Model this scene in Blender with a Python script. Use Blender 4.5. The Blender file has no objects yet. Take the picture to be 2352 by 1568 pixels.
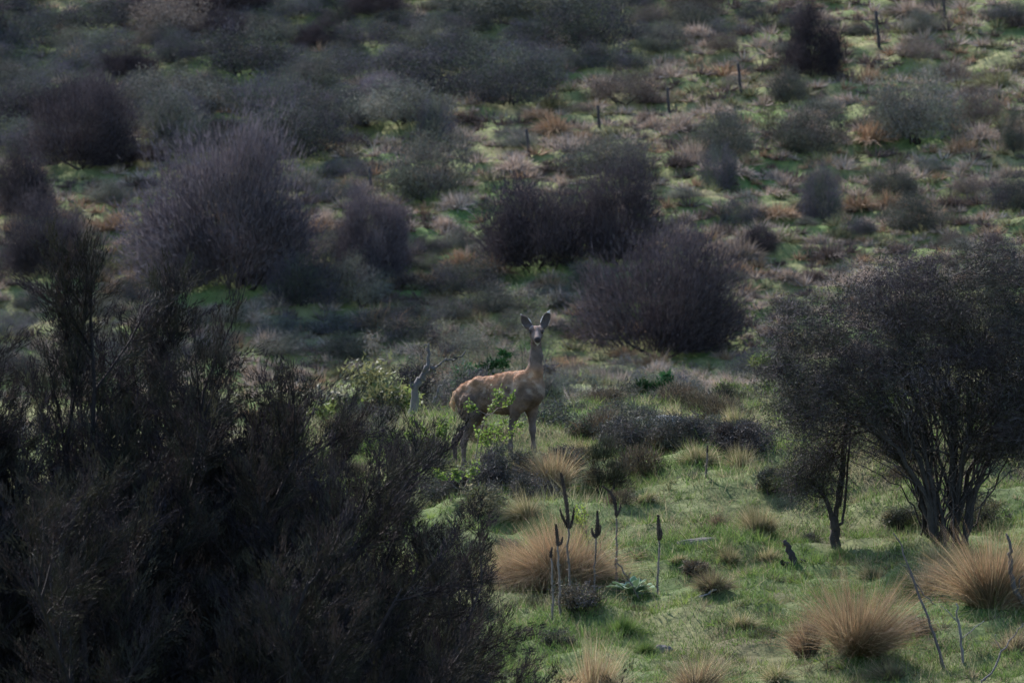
import bpy, math, random
import numpy as np
from mathutils import Vector

# ------------------------------------------------------------------ camera, sky, sun, exposure
S = bpy.context.scene
COL = S.collection
K = 4.561e-5                        # radians per reference pixel (2352 px wide frame)
FOCUS = 109.8
cam_d = bpy.data.cameras.new('camera')
cam = bpy.data.objects.new('camera', cam_d); COL.objects.link(cam)
cam.location = (0, 0, 0); cam.rotation_euler = (math.radians(90), 0, 0)
cam_d.sensor_width = 36.0
cam_d.lens = 36.0 / (K * 2352)
cam_d.clip_start = 0.5; cam_d.clip_end = 3000
cam_d.dof.use_dof = True
cam_d.dof.focus_distance = FOCUS
cam_d.dof.aperture_fstop = 8.5
S.camera = cam

SUN_EL, SUN_AZ = 41.0, -29.0        # azimuth measured from +Y (away from camera) towards +X
se, sa = math.radians(SUN_EL), math.radians(SUN_AZ)
to_sun = Vector((math.cos(se) * math.sin(sa), math.cos(se) * math.cos(sa), math.sin(se)))
W = bpy.data.worlds.new('World'); S.world = W; W.use_nodes = True
nt = W.node_tree; nt.nodes.clear()
sky = nt.nodes.new('ShaderNodeTexSky'); sky.sky_type = 'NISHITA'; sky.sun_disc = False
sky.sun_elevation = se; sky.sun_rotation = sa
sky.air_density = 1.2; sky.dust_density = 0.6; sky.ozone_density = 4.5
bg = nt.nodes.new('ShaderNodeBackground'); bg.inputs['Strength'].default_value = 0.15
wo = nt.nodes.new('ShaderNodeOutputWorld')
nt.links.new(sky.outputs[0], bg.inputs[0]); nt.links.new(bg.outputs[0], wo.inputs[0])
sun_d = bpy.data.lights.new('sun', 'SUN'); sun_d.energy = 4.8; sun_d.angle = math.radians(0.6)
sun_d.color = (1.0, 0.95, 0.92)
sun = bpy.data.objects.new('sun', sun_d); COL.objects.link(sun)
sun.rotation_euler = to_sun.to_track_quat('Z', 'Y').to_euler()
S.view_settings.view_transform = 'Standard'; S.view_settings.look = 'None'
S.view_settings.exposure = 1.14; S.view_settings.gamma = 1.0
S.render.engine = 'CYCLES'
S.cycles.max_bounces = 4; S.cycles.diffuse_bounces = 2; S.cycles.transmission_bounces = 2
S.cycles.glossy_bounces = 1; S.cycles.volume_bounces = 0
S.cycles.use_denoising = True; S.cycles.denoiser = 'OPENIMAGEDENOISE'
S.cycles.use_adaptive_sampling = True; S.cycles.adaptive_threshold = 0.015; S.cycles.adaptive_min_samples = 40
S.cycles.sample_clamp_indirect = 4.0; S.cycles.sample_clamp_direct = 8.0

# ------------------------------------------------------------------ helpers
RNG = np.random.default_rng(11)
def nrm(a):
    return a / np.maximum(np.linalg.norm(a, axis=-1, keepdims=True), 1e-9)

def make_mesh(name, V, F, C=None, smooth=True):
    """V (n,3); F a list of int arrays, each (m,3) or (m,4); C per-vertex rgb."""
    me = bpy.data.meshes.new(name)
    V = np.ascontiguousarray(V, dtype=np.float32)
    if isinstance(F, np.ndarray): F = [F]
    F = [f for f in F if len(f)]
    loops = np.concatenate([f.ravel() for f in F]).astype(np.int32)
    tot = np.concatenate([np.full(len(f), f.shape[1], np.int32) for f in F])
    start = np.concatenate([[0], np.cumsum(tot)[:-1]]).astype(np.int32)
    me.vertices.add(len(V)); me.vertices.foreach_set('co', V.ravel())
    me.loops.add(len(loops)); me.loops.foreach_set('vertex_index', loops)
    me.polygons.add(len(tot)); me.polygons.foreach_set('loop_start', start)
    me.polygons.foreach_set('loop_total', tot)
    me.polygons.foreach_set('use_smooth', np.full(len(tot), smooth))
    me.update(calc_edges=True)
    if C is not None:
        at = me.color_attributes.new('Col', 'FLOAT_COLOR', 'POINT')
        c = np.ones((len(V), 4), np.float32); c[:, :3] = C
        at.data.foreach_set('color', c.ravel())
    return me

class Geo:
    """collects vertices / faces / colours for one mesh"""
    def __init__(s): s.V = []; s.F = []; s.C = []; s.n = 0
    def add(s, V, F, C):
        V = np.asarray(V, float)
        if not len(V): return
        s.V.append(V); 
        for f in (F if isinstance(F, list) else [F]): s.F.append(np.asarray(f) + s.n)
        C = np.asarray(C, float)
        if C.ndim == 1: C = np.tile(C, (len(V), 1))
        s.C.append(C); s.n += len(V)
    def mesh(s, name, smooth=True):
        return make_mesh(name, np.concatenate(s.V), s.F, np.concatenate(s.C), smooth)

def strips(P, D, L, Wd, bend=None, nseg=1, C=(.2, .2, .2), rng=RNG, side=None, tipw=0.0):
    """thin tapering blades. P,D (n,3); L,Wd (n,); bend (n,3) quadratic offset in units of L"""
    n = len(P)
    D = nrm(D)
    if side is None:
        side = np.cross(D, rng.normal(size=(n, 3)))
    side = nrm(side)
    C = np.asarray(C, float)
    if C.ndim == 1: C = np.tile(C, (n, 1))
    rows = []; cols = []
    for i in range(nseg):
        t = i / nseg
        c = P + D * (L * t)[:, None]
        if bend is not None: c = c + bend * (L * t * t)[:, None]
        w = (Wd * (1 - (1 - tipw) * t ** 1.4) * 0.5)[:, None]
        rows += [c - side * w, c + side * w]
    tip = P + D * L[:, None]
    if bend is not None: tip = tip + bend * L[:, None]
    rows.append(tip)
    m = len(rows)
    V = np.stack(rows, 1).reshape(-1, 3)
    CC = np.repeat(C, m, axis=0)
    b = (np.arange(n) * m)[:, None]
    F = []
    for i in range(nseg - 1):
        F.append(b + np.array([[2*i, 2*i+1, 2*i+3, 2*i+2]]))
    F.append(b + np.array([[m-3, m-2, m-1]]))
    return V, F, CC

def tube(pts, rad, sides=5, cap=True):
    pts = np.asarray(pts, float); n = len(pts)
    rad = np.broadcast_to(np.asarray(rad, float), (n,))
    T = np.gradient(pts, axis=0); T = nrm(T)
    ref = np.array([0.31, 0.92, 0.23]) if abs(T[0] @ np.array([0.31, 0.92, 0.23])) < .85 else np.array([.9, .1, .4])
    A = nrm(np.cross(T, ref)); B = np.cross(T, A)
    a = np.linspace(0, 2*np.pi, sides, endpoint=False)
    V = pts[:, None] + (A[:, None]*np.cos(a)[None, :, None] + B[:, None]*np.sin(a)[None, :, None]) * rad[:, None, None]
    V = V.reshape(-1, 3)
    i = np.arange(n-1)[:, None]*sides; j = np.arange(sides)[None]
    j2 = (j+1) % sides
    F = np.stack([i+j, i+j2, i+sides+j2, i+sides+j], -1).reshape(-1, 4)
    if cap:
        V = np.concatenate([V, pts[-1:]+T[-1:]*rad[-1]*0.5])
        k = (n-1)*sides; jj = np.arange(sides)
        F3 = np.stack([k+jj, k+(jj+1) % sides, np.full(sides, len(V)-1)], -1)
        return V, [F, F3]
    return V, [F]

def curve(p0, p1, bow=(0, 0, 0), n=7, jit=0.0, rng=RNG):
    t = np.linspace(0, 1, n)[:, None]
    p0 = np.asarray(p0, float); p1 = np.asarray(p1, float)
    q = p0*(1-t) + p1*t + np.asarray(bow, float)*(4*t*(1-t))
    if jit:
        J = rng.normal(size=(n, 3))*jit; J[0] = 0
        q = q + J
    return q

def hashn(ix, iy, seed):
    h = (ix.astype(np.int64)*374761393 + iy.astype(np.int64)*668265263 + seed*1442695041) & 0xffffffff
    h = ((h ^ (h >> 13))*1274126177) & 0xffffffff
    h = (h ^ (h >> 16)) & 0xffffff
    return h / float(0xffffff)
def vnoise(x, y, seed=0):
    ix = np.floor(x); iy = np.floor(y); fx = x-ix; fy = y-iy
    ix = ix.astype(np.int64); iy = iy.astype(np.int64)
    u = fx*fx*(3-2*fx); v = fy*fy*(3-2*fy)
    a = hashn(ix, iy, seed); b = hashn(ix+1, iy, seed); c = hashn(ix, iy+1, seed); d = hashn(ix+1, iy+1, seed)
    return (a*(1-u)+b*u)*(1-v)+(c*(1-u)+d*u)*v - 0.5
def fbm(x, y, seed=0, o=3):
    s = 0; a = 1.0
    for i in range(o):
        s = s + a*vnoise(x*2**i+7.3*i, y*2**i-3.1*i, seed+i); a *= 0.5
    return s

# ------------------------------------------------------------------ materials
def mat(name, rough=0.9, spec=0.1, transl=0.0, var=0.25, tint=(1, 1, 1), bump=None, noise=None):
    m = bpy.data.materials.new(name); m.use_nodes = True
    N = m.node_tree.nodes; Lk = m.node_tree.links; N.clear()
    out = N.new('ShaderNodeOutputMaterial')
    at = N.new('ShaderNodeAttribute'); at.attribute_name = 'Col'
    oi = N.new('ShaderNodeObjectInfo')
    mr = N.new('ShaderNodeMapRange'); mr.inputs['To Min'].default_value = 1-var; mr.inputs['To Max'].default_value = 1+var
    Lk.new(oi.outputs['Random'], mr.inputs['Value'])
    vm = N.new('ShaderNodeVectorMath'); vm.operation = 'SCALE'
    Lk.new(at.outputs['Color'], vm.inputs[0]); Lk.new(mr.outputs[0], vm.inputs['Scale'])
    colr = vm.outputs[0]
    if noise:
        sc, amt = noise
        tc = N.new('ShaderNodeTexCoord'); tx = N.new('ShaderNodeTexNoise')
        tx.inputs['Scale'].default_value = sc; tx.inputs['Detail'].default_value = 4
        Lk.new(tc.outputs['Object'], tx.inputs['Vector'])
        m2 = N.new('ShaderNodeMapRange'); m2.inputs['From Min'].default_value = .3; m2.inputs['From Max'].default_value = .7
        m2.inputs['To Min'].default_value = 1-amt; m2.inputs['To Max'].default_value = 1+amt
        Lk.new(tx.outputs['Fac'], m2.inputs['Value'])
        v2 = N.new('ShaderNodeVectorMath'); v2.operation = 'SCALE'
        Lk.new(colr, v2.inputs[0]); Lk.new(m2.outputs[0], v2.inputs['Scale']); colr = v2.outputs[0]
    v3 = N.new('ShaderNodeVectorMath'); v3.operation = 'MULTIPLY'
    Lk.new(colr, v3.inputs[0]); v3.inputs[1].default_value = tint; colr = v3.outputs[0]
    p = N.new('ShaderNodeBsdfPrincipled')
    p.inputs['Roughness'].default_value = rough; p.inputs['Specular IOR Level'].default_value = spec
    Lk.new(colr, p.inputs['Base Color'])
    if bump:
        bs, bst, bd = bump
        tc = N.new('ShaderNodeTexCoord'); tx = N.new('ShaderNodeTexNoise')
        tx.inputs['Scale'].default_value = bs; tx.inputs['Detail'].default_value = 5
        Lk.new(tc.outputs['Object'], tx.inputs['Vector'])
        bp = N.new('ShaderNodeBump'); bp.inputs['Strength'].default_value = bst; bp.inputs['Distance'].default_value = bd
        Lk.new(tx.outputs['Fac'], bp.inputs['Height']); Lk.new(bp.outputs[0], p.inputs['Normal'])
    if transl > 0:
        t = N.new('ShaderNodeBsdfTranslucent'); Lk.new(colr, t.inputs['Color'])
        mx = N.new('ShaderNodeMixShader'); mx.inputs[0].default_value = transl
        Lk.new(p.outputs[0], mx.inputs[1]); Lk.new(t.outputs[0], mx.inputs[2])
        Lk.new(mx.outputs[0], out.inputs[0])
    else:
        Lk.new(p.outputs[0], out.inputs[0])
    return m

M_leaf = mat('scrub_leaf', .85, .08, .16, .38)
M_near = mat('kanuka_leaf', .85, .05, .15, .12)
M_twig = mat('matagouri_twig', .7, .08, .10, .1)
M_rose = mat('fresh_leaf', .6, .3, .45, .12)
M_grass = mat('grass_blade', .7, .15, .45, .0)
M_tfar = mat('hill_tussock_blade', .8, .08, .10, .30)
M_tuss = mat('tussock_blade', .65, .2, .40, .15)
M_wood = mat('bark', .95, .1, 0, .15, bump=(40, .6, .02), noise=(9, .3))
M_deadw = mat('weathered_wood', .85, .2, 0, .1, bump=(30, .5, .01), noise=(6, .3))
M_stalk = mat('dry_stalk', .9, .15, 0, .12, noise=(14, .35))
M_felt = mat('felted_leaf', .95, .1, .15, .08)
M_rock = mat('grey_stone', .95, .15, 0, .1, bump=(12, .7, .03), noise=(5, .4))
M_post = mat('fence_timber', .95, .1, 0, .15, noise=(10, .3))
M_fur = mat('deer_coat', .85, .15, 0, 0, bump=(60, .5, .012), noise=(26, .16))
M_hair = mat('deer_hair', .7, .12, .12, 0)
M_eye = mat('deer_eye', .12, .6, 0, 0)
M_soil = mat('turf', .95, .08, 0, 0, bump=(6, .8, .06), noise=(3.0, .22))

# ------------------------------------------------------------------ object helpers
def link(o, parent=None):
    COL.objects.link(o)
    if parent is not None: o.parent = parent
    return o
def tag(o, label=None, cat=None, group=None, kind=None):
    if label: o['label'] = label
    if cat: o['category'] = cat
    if group: o['group'] = group
    if kind: o['kind'] = kind
    return o
def mobj(name, me, m, parent=None, loc=None):
    if len(me.materials) == 0: me.materials.append(m)
    o = bpy.data.objects.new(name, me)
    if loc is not None: o.location = loc
    return link(o, parent)
def empty(name, loc=(0, 0, 0), rz=0.0, sc=(1, 1, 1)):
    o = bpy.data.objects.new(name, None); o.location = loc; o.rotation_euler = (0, 0, rz); o.scale = sc
    o.empty_display_size = .2
    return link(o)

# ------------------------------------------------------------------ terrain
def rz(d, row): return (784-row)*K*d
_ctrl = [(-200, 30), (-60, 9), (0, -1.75), (10, -2.9), (30, -7.5), (60, -9.3), (80, -6.4), (90, -4.75),
         (98, rz(98, 1568)), (104, rz(104, 1305)), (110, rz(110, 1062)), (114, rz(114, 985)), (118, rz(118, 962)),
         (122, rz(122, 985)), (130, rz(130, 1040)), (145, rz(145, 1040)), (170, rz(170, 1010)), (220, rz(220, 965)), (262, rz(262, 915)),
         (285, rz(285, 850)), (325, rz(325, -8)), (360, rz(360, -8-760)), (430, 46), (600, 82), (1600, 150)]
_td = np.arange(-200, 1600, .25)
_tz = np.interp(_td, [c[0] for c in _ctrl], [c[1] for c in _ctrl])
_k = np.exp(-np.linspace(-2.5, 2.5, 13)**2); _k /= _k.sum()
_tz = np.convolve(np.pad(_tz, 6, mode='edge'), _k, 'valid')
DEER = np.array([(1975/1.7207-1176)*K*110, 110.0, (784-1800/1.7207)*K*110])
def sstep(a, b, x):
    t = np.clip((x-a)/(b-a), 0, 1); return t*t*(3-2*t)
def h(x, y):
    x = np.asarray(x, float); y = np.asarray(y, float)
    z = np.interp(y, _td, _tz)
    fore = (1-sstep(124, 140, y))*sstep(60, 90, y)
    z = z + fore*(np.clip(x, -3, 4.5)*0.05) - fore*0.22*np.maximum(0, -x-2.2)*(1-sstep(108, 124, y))
    z = z + fore*(fbm(x*.9, y*.9, 3, 3)*.24 + fbm(x*3.1, y*3.1, 9, 3)*.11)
    bench = sstep(122, 150, y)*(1-sstep(270, 290, y))
    z = z + bench*(-2.4*sstep(-.5, -6.5, x) + fbm(x*.12, y*.10, 21, 3)*1.0 + fbm(x*.7, y*.7, 33, 2)*.22)
    hill = sstep(270, 295, y)
    xs = x*.9 + y*.25
    z = z + hill*(fbm(x*.07, y*.06, 41, 2)*1.2*sstep(0, 1, hill) + fbm(xs*.55, (y-.35*x)*.95, 51, 3)*.42 + fbm(x*2.1, y*2.1, 61, 2)*.16)
    z = z + hill*0.02*np.clip(x, -60, 60)
    far = sstep(8, 60, np.abs(x)); z = z + far*fbm(x*.02, y*.02, 77, 3)*6
    # the little rise the deer stands on
    w = np.exp(-((((x-DEER[0]+.02)/1.0)**2 + ((y-DEER[1]+.05)/.85)**2))**2)
    pl = DEER[2] - .005 + np.clip(x-DEER[0]-.2, -1, .25)*.26
    z = z*(1-w) + pl*w
    return z
def hs(x, y): return float(h(np.array([x]), np.array([y]))[0])
def X(px, d): return (px-1176)*K*d
def ground_at(px, row, d0=90.0, d1=380.0, near=True):
    """where the ray through a reference pixel meets the terrain"""
    d = np.arange(d0, d1, .1)
    z = h((px-1176)*K*d, d); r = 784 - z/(K*d)
    # first distance (walking away) at which the terrain is as high in the frame as `row`
    hit = np.nonzero(r <= row)[0]
    i = hit[0] if len(hit) else len(d)-1
    return (X(px, d[i]), d[i], float(z[i]))
def pix(x, y, z): return 1176 + x/(K*y), 784 - z/(K*y)

def axis_samples(segs):
    out = [segs[0][0]]
    for a, b, st in segs:
        n = max(1, int(round((b-a)/st))); out += list(np.linspace(a, b, n+1)[1:])
    return np.array(out)
xs_half = axis_samples([(0, 7, .15), (7, 24, .26), (24, 60, 2.0), (60, 240, 20)])
gx = np.concatenate([-xs_half[:0:-1], xs_half])
gy = axis_samples([(-100, -20, 20), (-20, 84, 3), (84, 92, .4), (92, 122, .15), (122, 150, .5), (150, 280, .9), (280, 335, .24), (335, 380, 1.0), (380, 600, 20)])
GX, GY = np.meshgrid(gx, gy); GZ = h(GX, GY)
nx, ny = len(gx), len(gy)
def ground_colour(x, y):
    n1 = fbm(x*.5, y*.35, 101, 3)-.16*sstep(270, 290, y); n2 = fbm(x*1.7, y*1.2, 111, 2); n3 = fbm(x*.09+3, y*.09, 121, 2)
    g = np.array([.092, .132, .042]); s = np.array([.20, .175, .085]); b = np.array([.075, .058, .035])
    t = np.clip(.5+.9*n1+.35*n2+.3*n3, 0, 1)[..., None]
    c = g*(1-t)+s*t
    f = (1-sstep(118, 135, y))[..., None]; c = c*(1-f*(1-np.array([.68, .74, .68])))
    u = np.clip((n2+.5*n1-.28)*3, 0, 1)[..., None]
    return c*(1-u)+b*u
GC = ground_colour(GX, GY)
def sheet(name, r0, r1):
    V = np.stack([GX[r0:r1], GY[r0:r1], GZ[r0:r1]], -1).reshape(-1, 3)
    C = GC[r0:r1].reshape(-1, 3)
    i = np.arange(r1-r0-1)[:, None]*nx; j = np.arange(nx-1)[None]
    F = np.stack([i+j, i+j+1, i+nx+j+1, i+nx+j], -1).reshape(-1, 4)
    o = mobj(name, make_mesh(name, V, F, C), M_soil)
    tag(o, kind='structure'); return o
rsplit = int(np.searchsorted(gy, 278))
sheet('ground', 0, rsplit+1)
sheet('hillside', rsplit, ny)

# ------------------------------------------------------------------ plant generators (each returns mesh data to be shared)
def shrub_meshes(name, seed, w, hgt, n, style, pal, sprig=(.16, .025), stems=9, gap=.25):
    """hill scrub: woody stems and a crown of fine sprigs. w = half width, hgt = height, metres"""
    r = np.random.default_rng(seed)
    pal = np.array(pal, float)
    nc = int(34 + 14*w)
    az = r.uniform(0, 2*np.pi, nc); el = np.arcsin(r.uniform(-.22, 1, nc))
    rad = r.uniform(.35, 1.0, nc)**.45 * (1 + .16*np.sin(az*2+seed) + .13*np.sin(az*3+2*seed) + .12*np.sin(el*5+seed)*np.cos(az*2))
    base_z = hgt*.24
    up = np.where(np.sin(el) > 0, (hgt-base_z)*.86, base_z*.9)
    cc = np.stack([np.cos(az)*np.cos(el)*w*rad, np.sin(az)*np.cos(el)*w*rad, base_z+np.sin(el)*up*rad], -1)
    lowc = r.random(nc) < .34; nl_ = lowc.sum(); la = r.uniform(0, 6.28, nl_); lr = r.uniform(.25, .88, nl_)*w
    cc[lowc] = np.stack([np.cos(la)*lr, np.sin(la)*lr, hgt*r.uniform(.05, .30, nl_)], -1)
    cs = r.uniform(.12, .27, nc)*min(w, 1.8)
    ccol = pal[r.integers(0, len(pal), nc)]*r.uniform(.7, 1.3, (nc, 1))
    idx = r.choice(nc, n, p=cs**1.5/(cs**1.5).sum())
    P = cc[idx] + r.normal(size=(n, 3))*cs[idx][:, None]*np.array([1, 1, .72])
    root = np.array([0, 0, -.1*hgt])
    out = nrm(P-root)
    rd = r.normal(size=(n, 3))
    if style == 'broom':
        D = nrm(out*1.0 + np.array([0, 0, .35]) + rd*.36)
    else:
        D = nrm(out*.4 + rd*.75 + np.array([0, 0, .1]))
    keep = P[:, 2] > .01*hgt
    P, D, idx = P[keep], D[keep], idx[keep]; n = len(P)
    L = r.uniform(.55, 1.5, n)*sprig[0]; Wd = r.uniform(.7, 1.3, n)*sprig[1]
    C = ccol[idx]*r.uniform(.7, 1.3, (n, 1))
    g = Geo(); g.add(*strips(P, D, L, Wd, None, 1, C, r))
    crown = g.mesh(name+'_crown', False)
    t = Geo()
    for k in range(stems):
        j = r.integers(0, nc)
        p0 = np.array([r.normal()*.06*w, r.normal()*.06*w, -.12])
        q = curve(p0, cc[j], (0, 0, -.06*hgt), 6, .03*w, r)
        V, F = tube(q, np.linspace(.035, .008, 6)*(.5+.35*w), 4); t.add(V, F, np.array([.040, .034, .032])*r.uniform(.7, 1.3))
    return crown, t.mesh(name+'_stems')

def tussock_mesh(name, seed, n, rad, L, Wd, pal, nseg=3, droop=.55, tilt=1.0, base_dark=None):
    r = np.random.default_rng(seed)
    nsub = 7; sx = r.normal(size=(nsub, 2))*rad*.55; sl = r.normal(size=(nsub, 2))*.27; sk = r.uniform(.55, 1.2, nsub); si = r.integers(0, nsub, n)
    a = r.uniform(0, 2*np.pi, n); q = np.sqrt(r.random(n))
    P = np.stack([np.cos(a)*q*rad*.6+sx[si, 0], np.sin(a)*q*rad*.6+sx[si, 1], np.full(n, -.03)], -1)
    a = np.arctan2(P[:, 1], P[:, 0])+r.normal(size=n)*.3; q = np.clip(np.hypot(P[:, 0], P[:, 1])/rad, 0, 1.2)
    ang = (q*.58 + r.normal(size=n)*.24)*tilt
    az = a + r.normal(size=n)*.4
    D = np.stack([np.cos(az)*np.sin(ang)+sl[si, 0], np.sin(az)*np.sin(ang)+sl[si, 1], np.cos(ang)], -1)
    ln = L*r.uniform(.35, 1.12, n)**.8*(1-.12*q)*sk[si]
    stray = r.random(n) < .12; D[stray] += r.normal(size=(stray.sum(), 3))*.45; ln[stray] *= r.uniform(.8, 1.35, stray.sum())
    B = np.stack([np.cos(az)*.8, np.sin(az)*.8, -np.ones(n)], -1)*(droop*np.clip(np.sin(np.abs(ang))*1.15+.14, 0, 1)*r.uniform(.2, 1.7, n))[:, None]
    pal = np.array(pal, float)
    C = pal[r.integers(0, len(pal), n)]*r.uniform(.65, 1.35, (n, 1))
    g = Geo(); g.add(*strips(P, D, ln, Wd*r.uniform(.7, 1.4, n), B, nseg, C, r))
    return g.mesh(name, False)

def grow(r, p, d, L, n, up, wob):
    pts = [p]; d = np.array(d, float)
    for i in range(n):
        d = d + np.array([0, 0, up/n]) + r.normal(size=3)*wob; d /= np.linalg.norm(d)
        p = p + d*L/n; pts.append(p)
    return np.array(pts)

def plume_shrub(name, seed, hgt, nstem, lean, spread, nl, pal, fan=1.0, leafL=.080, leafW=.0095, low=.30):
    """tall fine-leaved shrub: ascending limbs, side branches and feathery leafy plumes"""
    r = np.random.default_rng(seed)
    wood = Geo(); leaf = Geo(); pal = np.array(pal, float)
    bark = np.array([.026, .021, .021])
    tw = []      # leafy twigs: polylines
    for s in range(nstem):
        az = 2*np.pi*(s+r.uniform(-.3, .3))/nstem
        tl = spread*r.uniform(.25, 1.0)
        d = np.array([np.cos(az)*np.sin(tl)*fan, np.sin(az)*np.sin(tl), np.cos(tl)]) + np.array(lean)*r.uniform(.5, 1.3)
        L = hgt*r.uniform(.7, 1.02)*(1-.22*abs(tl)/max(spread, .1)*.6)
        st = grow(r, np.array([r.normal()*.1, r.normal()*.1, -.15]), nrm(d), L, 9, .25, .06)
        V, F = tube(st, np.linspace(.05, .007, 10)*(hgt/4.5), 5); wood.add(V, F, bark*r.uniform(.7, 1.3))
        nb = 26
        for b in range(nb):
            t = low + (1-low)*(b+r.random())/nb
            f = t*9; i = min(int(f), 8); p = st[i]+(st[i+1]-st[i])*(f-i); ax = nrm(st[i+1]-st[i])
            d1 = nrm(ax*.9 + nrm(r.normal(size=3))*.75)
            L1 = hgt*.26*(1.15-t*.75)*r.uniform(.7, 1.2)
            br = grow(r, p, d1, L1, 5, .35, .08)
            V, F = tube(br[::1], np.linspace(.011, .003, 6)*(hgt/4.5), 3, False); wood.add(V, F, bark*r.uniform(.7, 1.3))
            for c in range(10):
                t2 = .12+.88*(c+r.random())/10
                f2 = t2*5; i2 = min(int(f2), 4); p2 = br[i2]+(br[i2+1]-br[i2])*(f2-i2); ax2 = nrm(br[i2+1]-br[i2])
                d2 = nrm(ax2 + nrm(r.normal(size=3))*.85)
                q = grow(r, p2, d2, hgt*.055*r.uniform(.6, 1.3), 3, .3, .07)
                tw.append(q)
    tw = np.array(tw); m = len(tw)
    wood.add(*strips(tw[:, 0], tw[:, 3]-tw[:, 0], np.linalg.norm(tw[:, 3]-tw[:, 0], axis=1), np.full(m, .006), tw[:, 1]*0, 1, bark*r.uniform(.7, 1.4, (m, 1)), r))
    idx = r.integers(0, m, nl); t = r.random(nl)**.8*3; i = np.minimum(t.astype(int), 2); f = (t-i)[:, None]
    a = tw[idx, i]; b = tw[idx, i+1]
    P = a+(b-a)*f+r.normal(size=(nl, 3))*.022; ax = nrm(b-a)
    D = nrm(ax*1.1 + nrm(r.normal(size=(nl, 3)))*.42 + np.array([.10, 0, .18]))
    tc = pal[r.integers(0, len(pal), m)]*r.uniform(.7, 1.3, (m, 1))
    C = tc[idx]*r.uniform(.7, 1.3, (nl, 1))
    leaf.add(*strips(P, D, leafL*r.uniform(.5, 1.3, nl), leafW*r.uniform(.7, 1.3, nl), None, 1, C, r))
    return leaf.mesh(name+'_crown', False), wood.mesh(name+'_stems')

def leafy_sprigs(name, seed, stems, nleaf, leaf=(.035, .018), pal=((.12, .2, .03),), spread=.1, woodc=(.10, .08, .06), woodr=.006):
    """a bush given as a list of polylines (its canes); small leaves set along them"""
    r = np.random.default_rng(seed); wood = Geo(); lv = Geo(); pal = np.array(pal, float)
    segs = []
    for st in stems:
        st = np.asarray(st, float)
        V, F = tube(st, np.linspace(woodr, woodr*.35, len(st)), 4); wood.add(V, F, np.array(woodc)*r.uniform(.8, 1.2))
        for i in range(len(st)//3, len(st)-1):
            segs.append((st[i], st[i+1]))
            for k in range(3):
                t = r.random(); p = st[i]*(1-t)+st[i+1]*t
                q = p + nrm(nrm(st[i+1]-st[i])*.5+r.normal(size=3)*.7+np.array([0, 0, .2]))*spread*r.uniform(.4, 1.3)
                segs.append((p, q))
                V, F = tube(np.array([p, (p+q)/2+r.normal(size=3)*.008, q]), np.array([.6, .4, .25])*woodr, 3, False)
                wood.add(V, F, np.array(woodc)*r.uniform(.8, 1.2))
    A = np.array([s[0] for s in segs]); B = np.array([s[1] for s in segs])
    idx = r.integers(0, len(segs), nleaf); t = r.random((nleaf, 1))
    P = A[idx]*(1-t)+B[idx]*t + r.normal(size=(nleaf, 3))*spread*.10
    D = nrm(r.normal(size=(nleaf, 3))+np.array([0, 0, .25]))
    S_ = nrm(np.cross(D, r.normal(size=(nleaf, 3))))
    L = leaf[0]*r.uniform(.6, 1.3, nleaf)[:, None]; Wd = leaf[1]*r.uniform(.7, 1.3, nleaf)[:, None]
    up = np.cross(D, S_)*L*.12
    V = np.stack([P, P+D*L*.5+S_*Wd*.5+up, P+D*L, P+D*L*.5-S_*Wd*.5+up], 1).reshape(-1, 3)
    F = (np.arange(nleaf)*4)[:, None]+np.array([[0, 1, 2, 3]])
    C = np.repeat(pal[r.integers(0, len(pal), nleaf)]*r.uniform(.7, 1.3, (nleaf, 1)), 4, 0)
    lv.add(V, F, C)
    return lv.mesh(name+'_leaves', False), wood.mesh(name+'_canes')

def thing2(name, crown, stems, mc, loc, rot=0., sc=(1, 1, 1), cname='crown', sname='stems', ms=None):
    e = empty(name, loc, rot, sc)
    mobj(cname, crown, mc, e); mobj(sname, stems, ms or M_wood, e)
    return e

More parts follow.
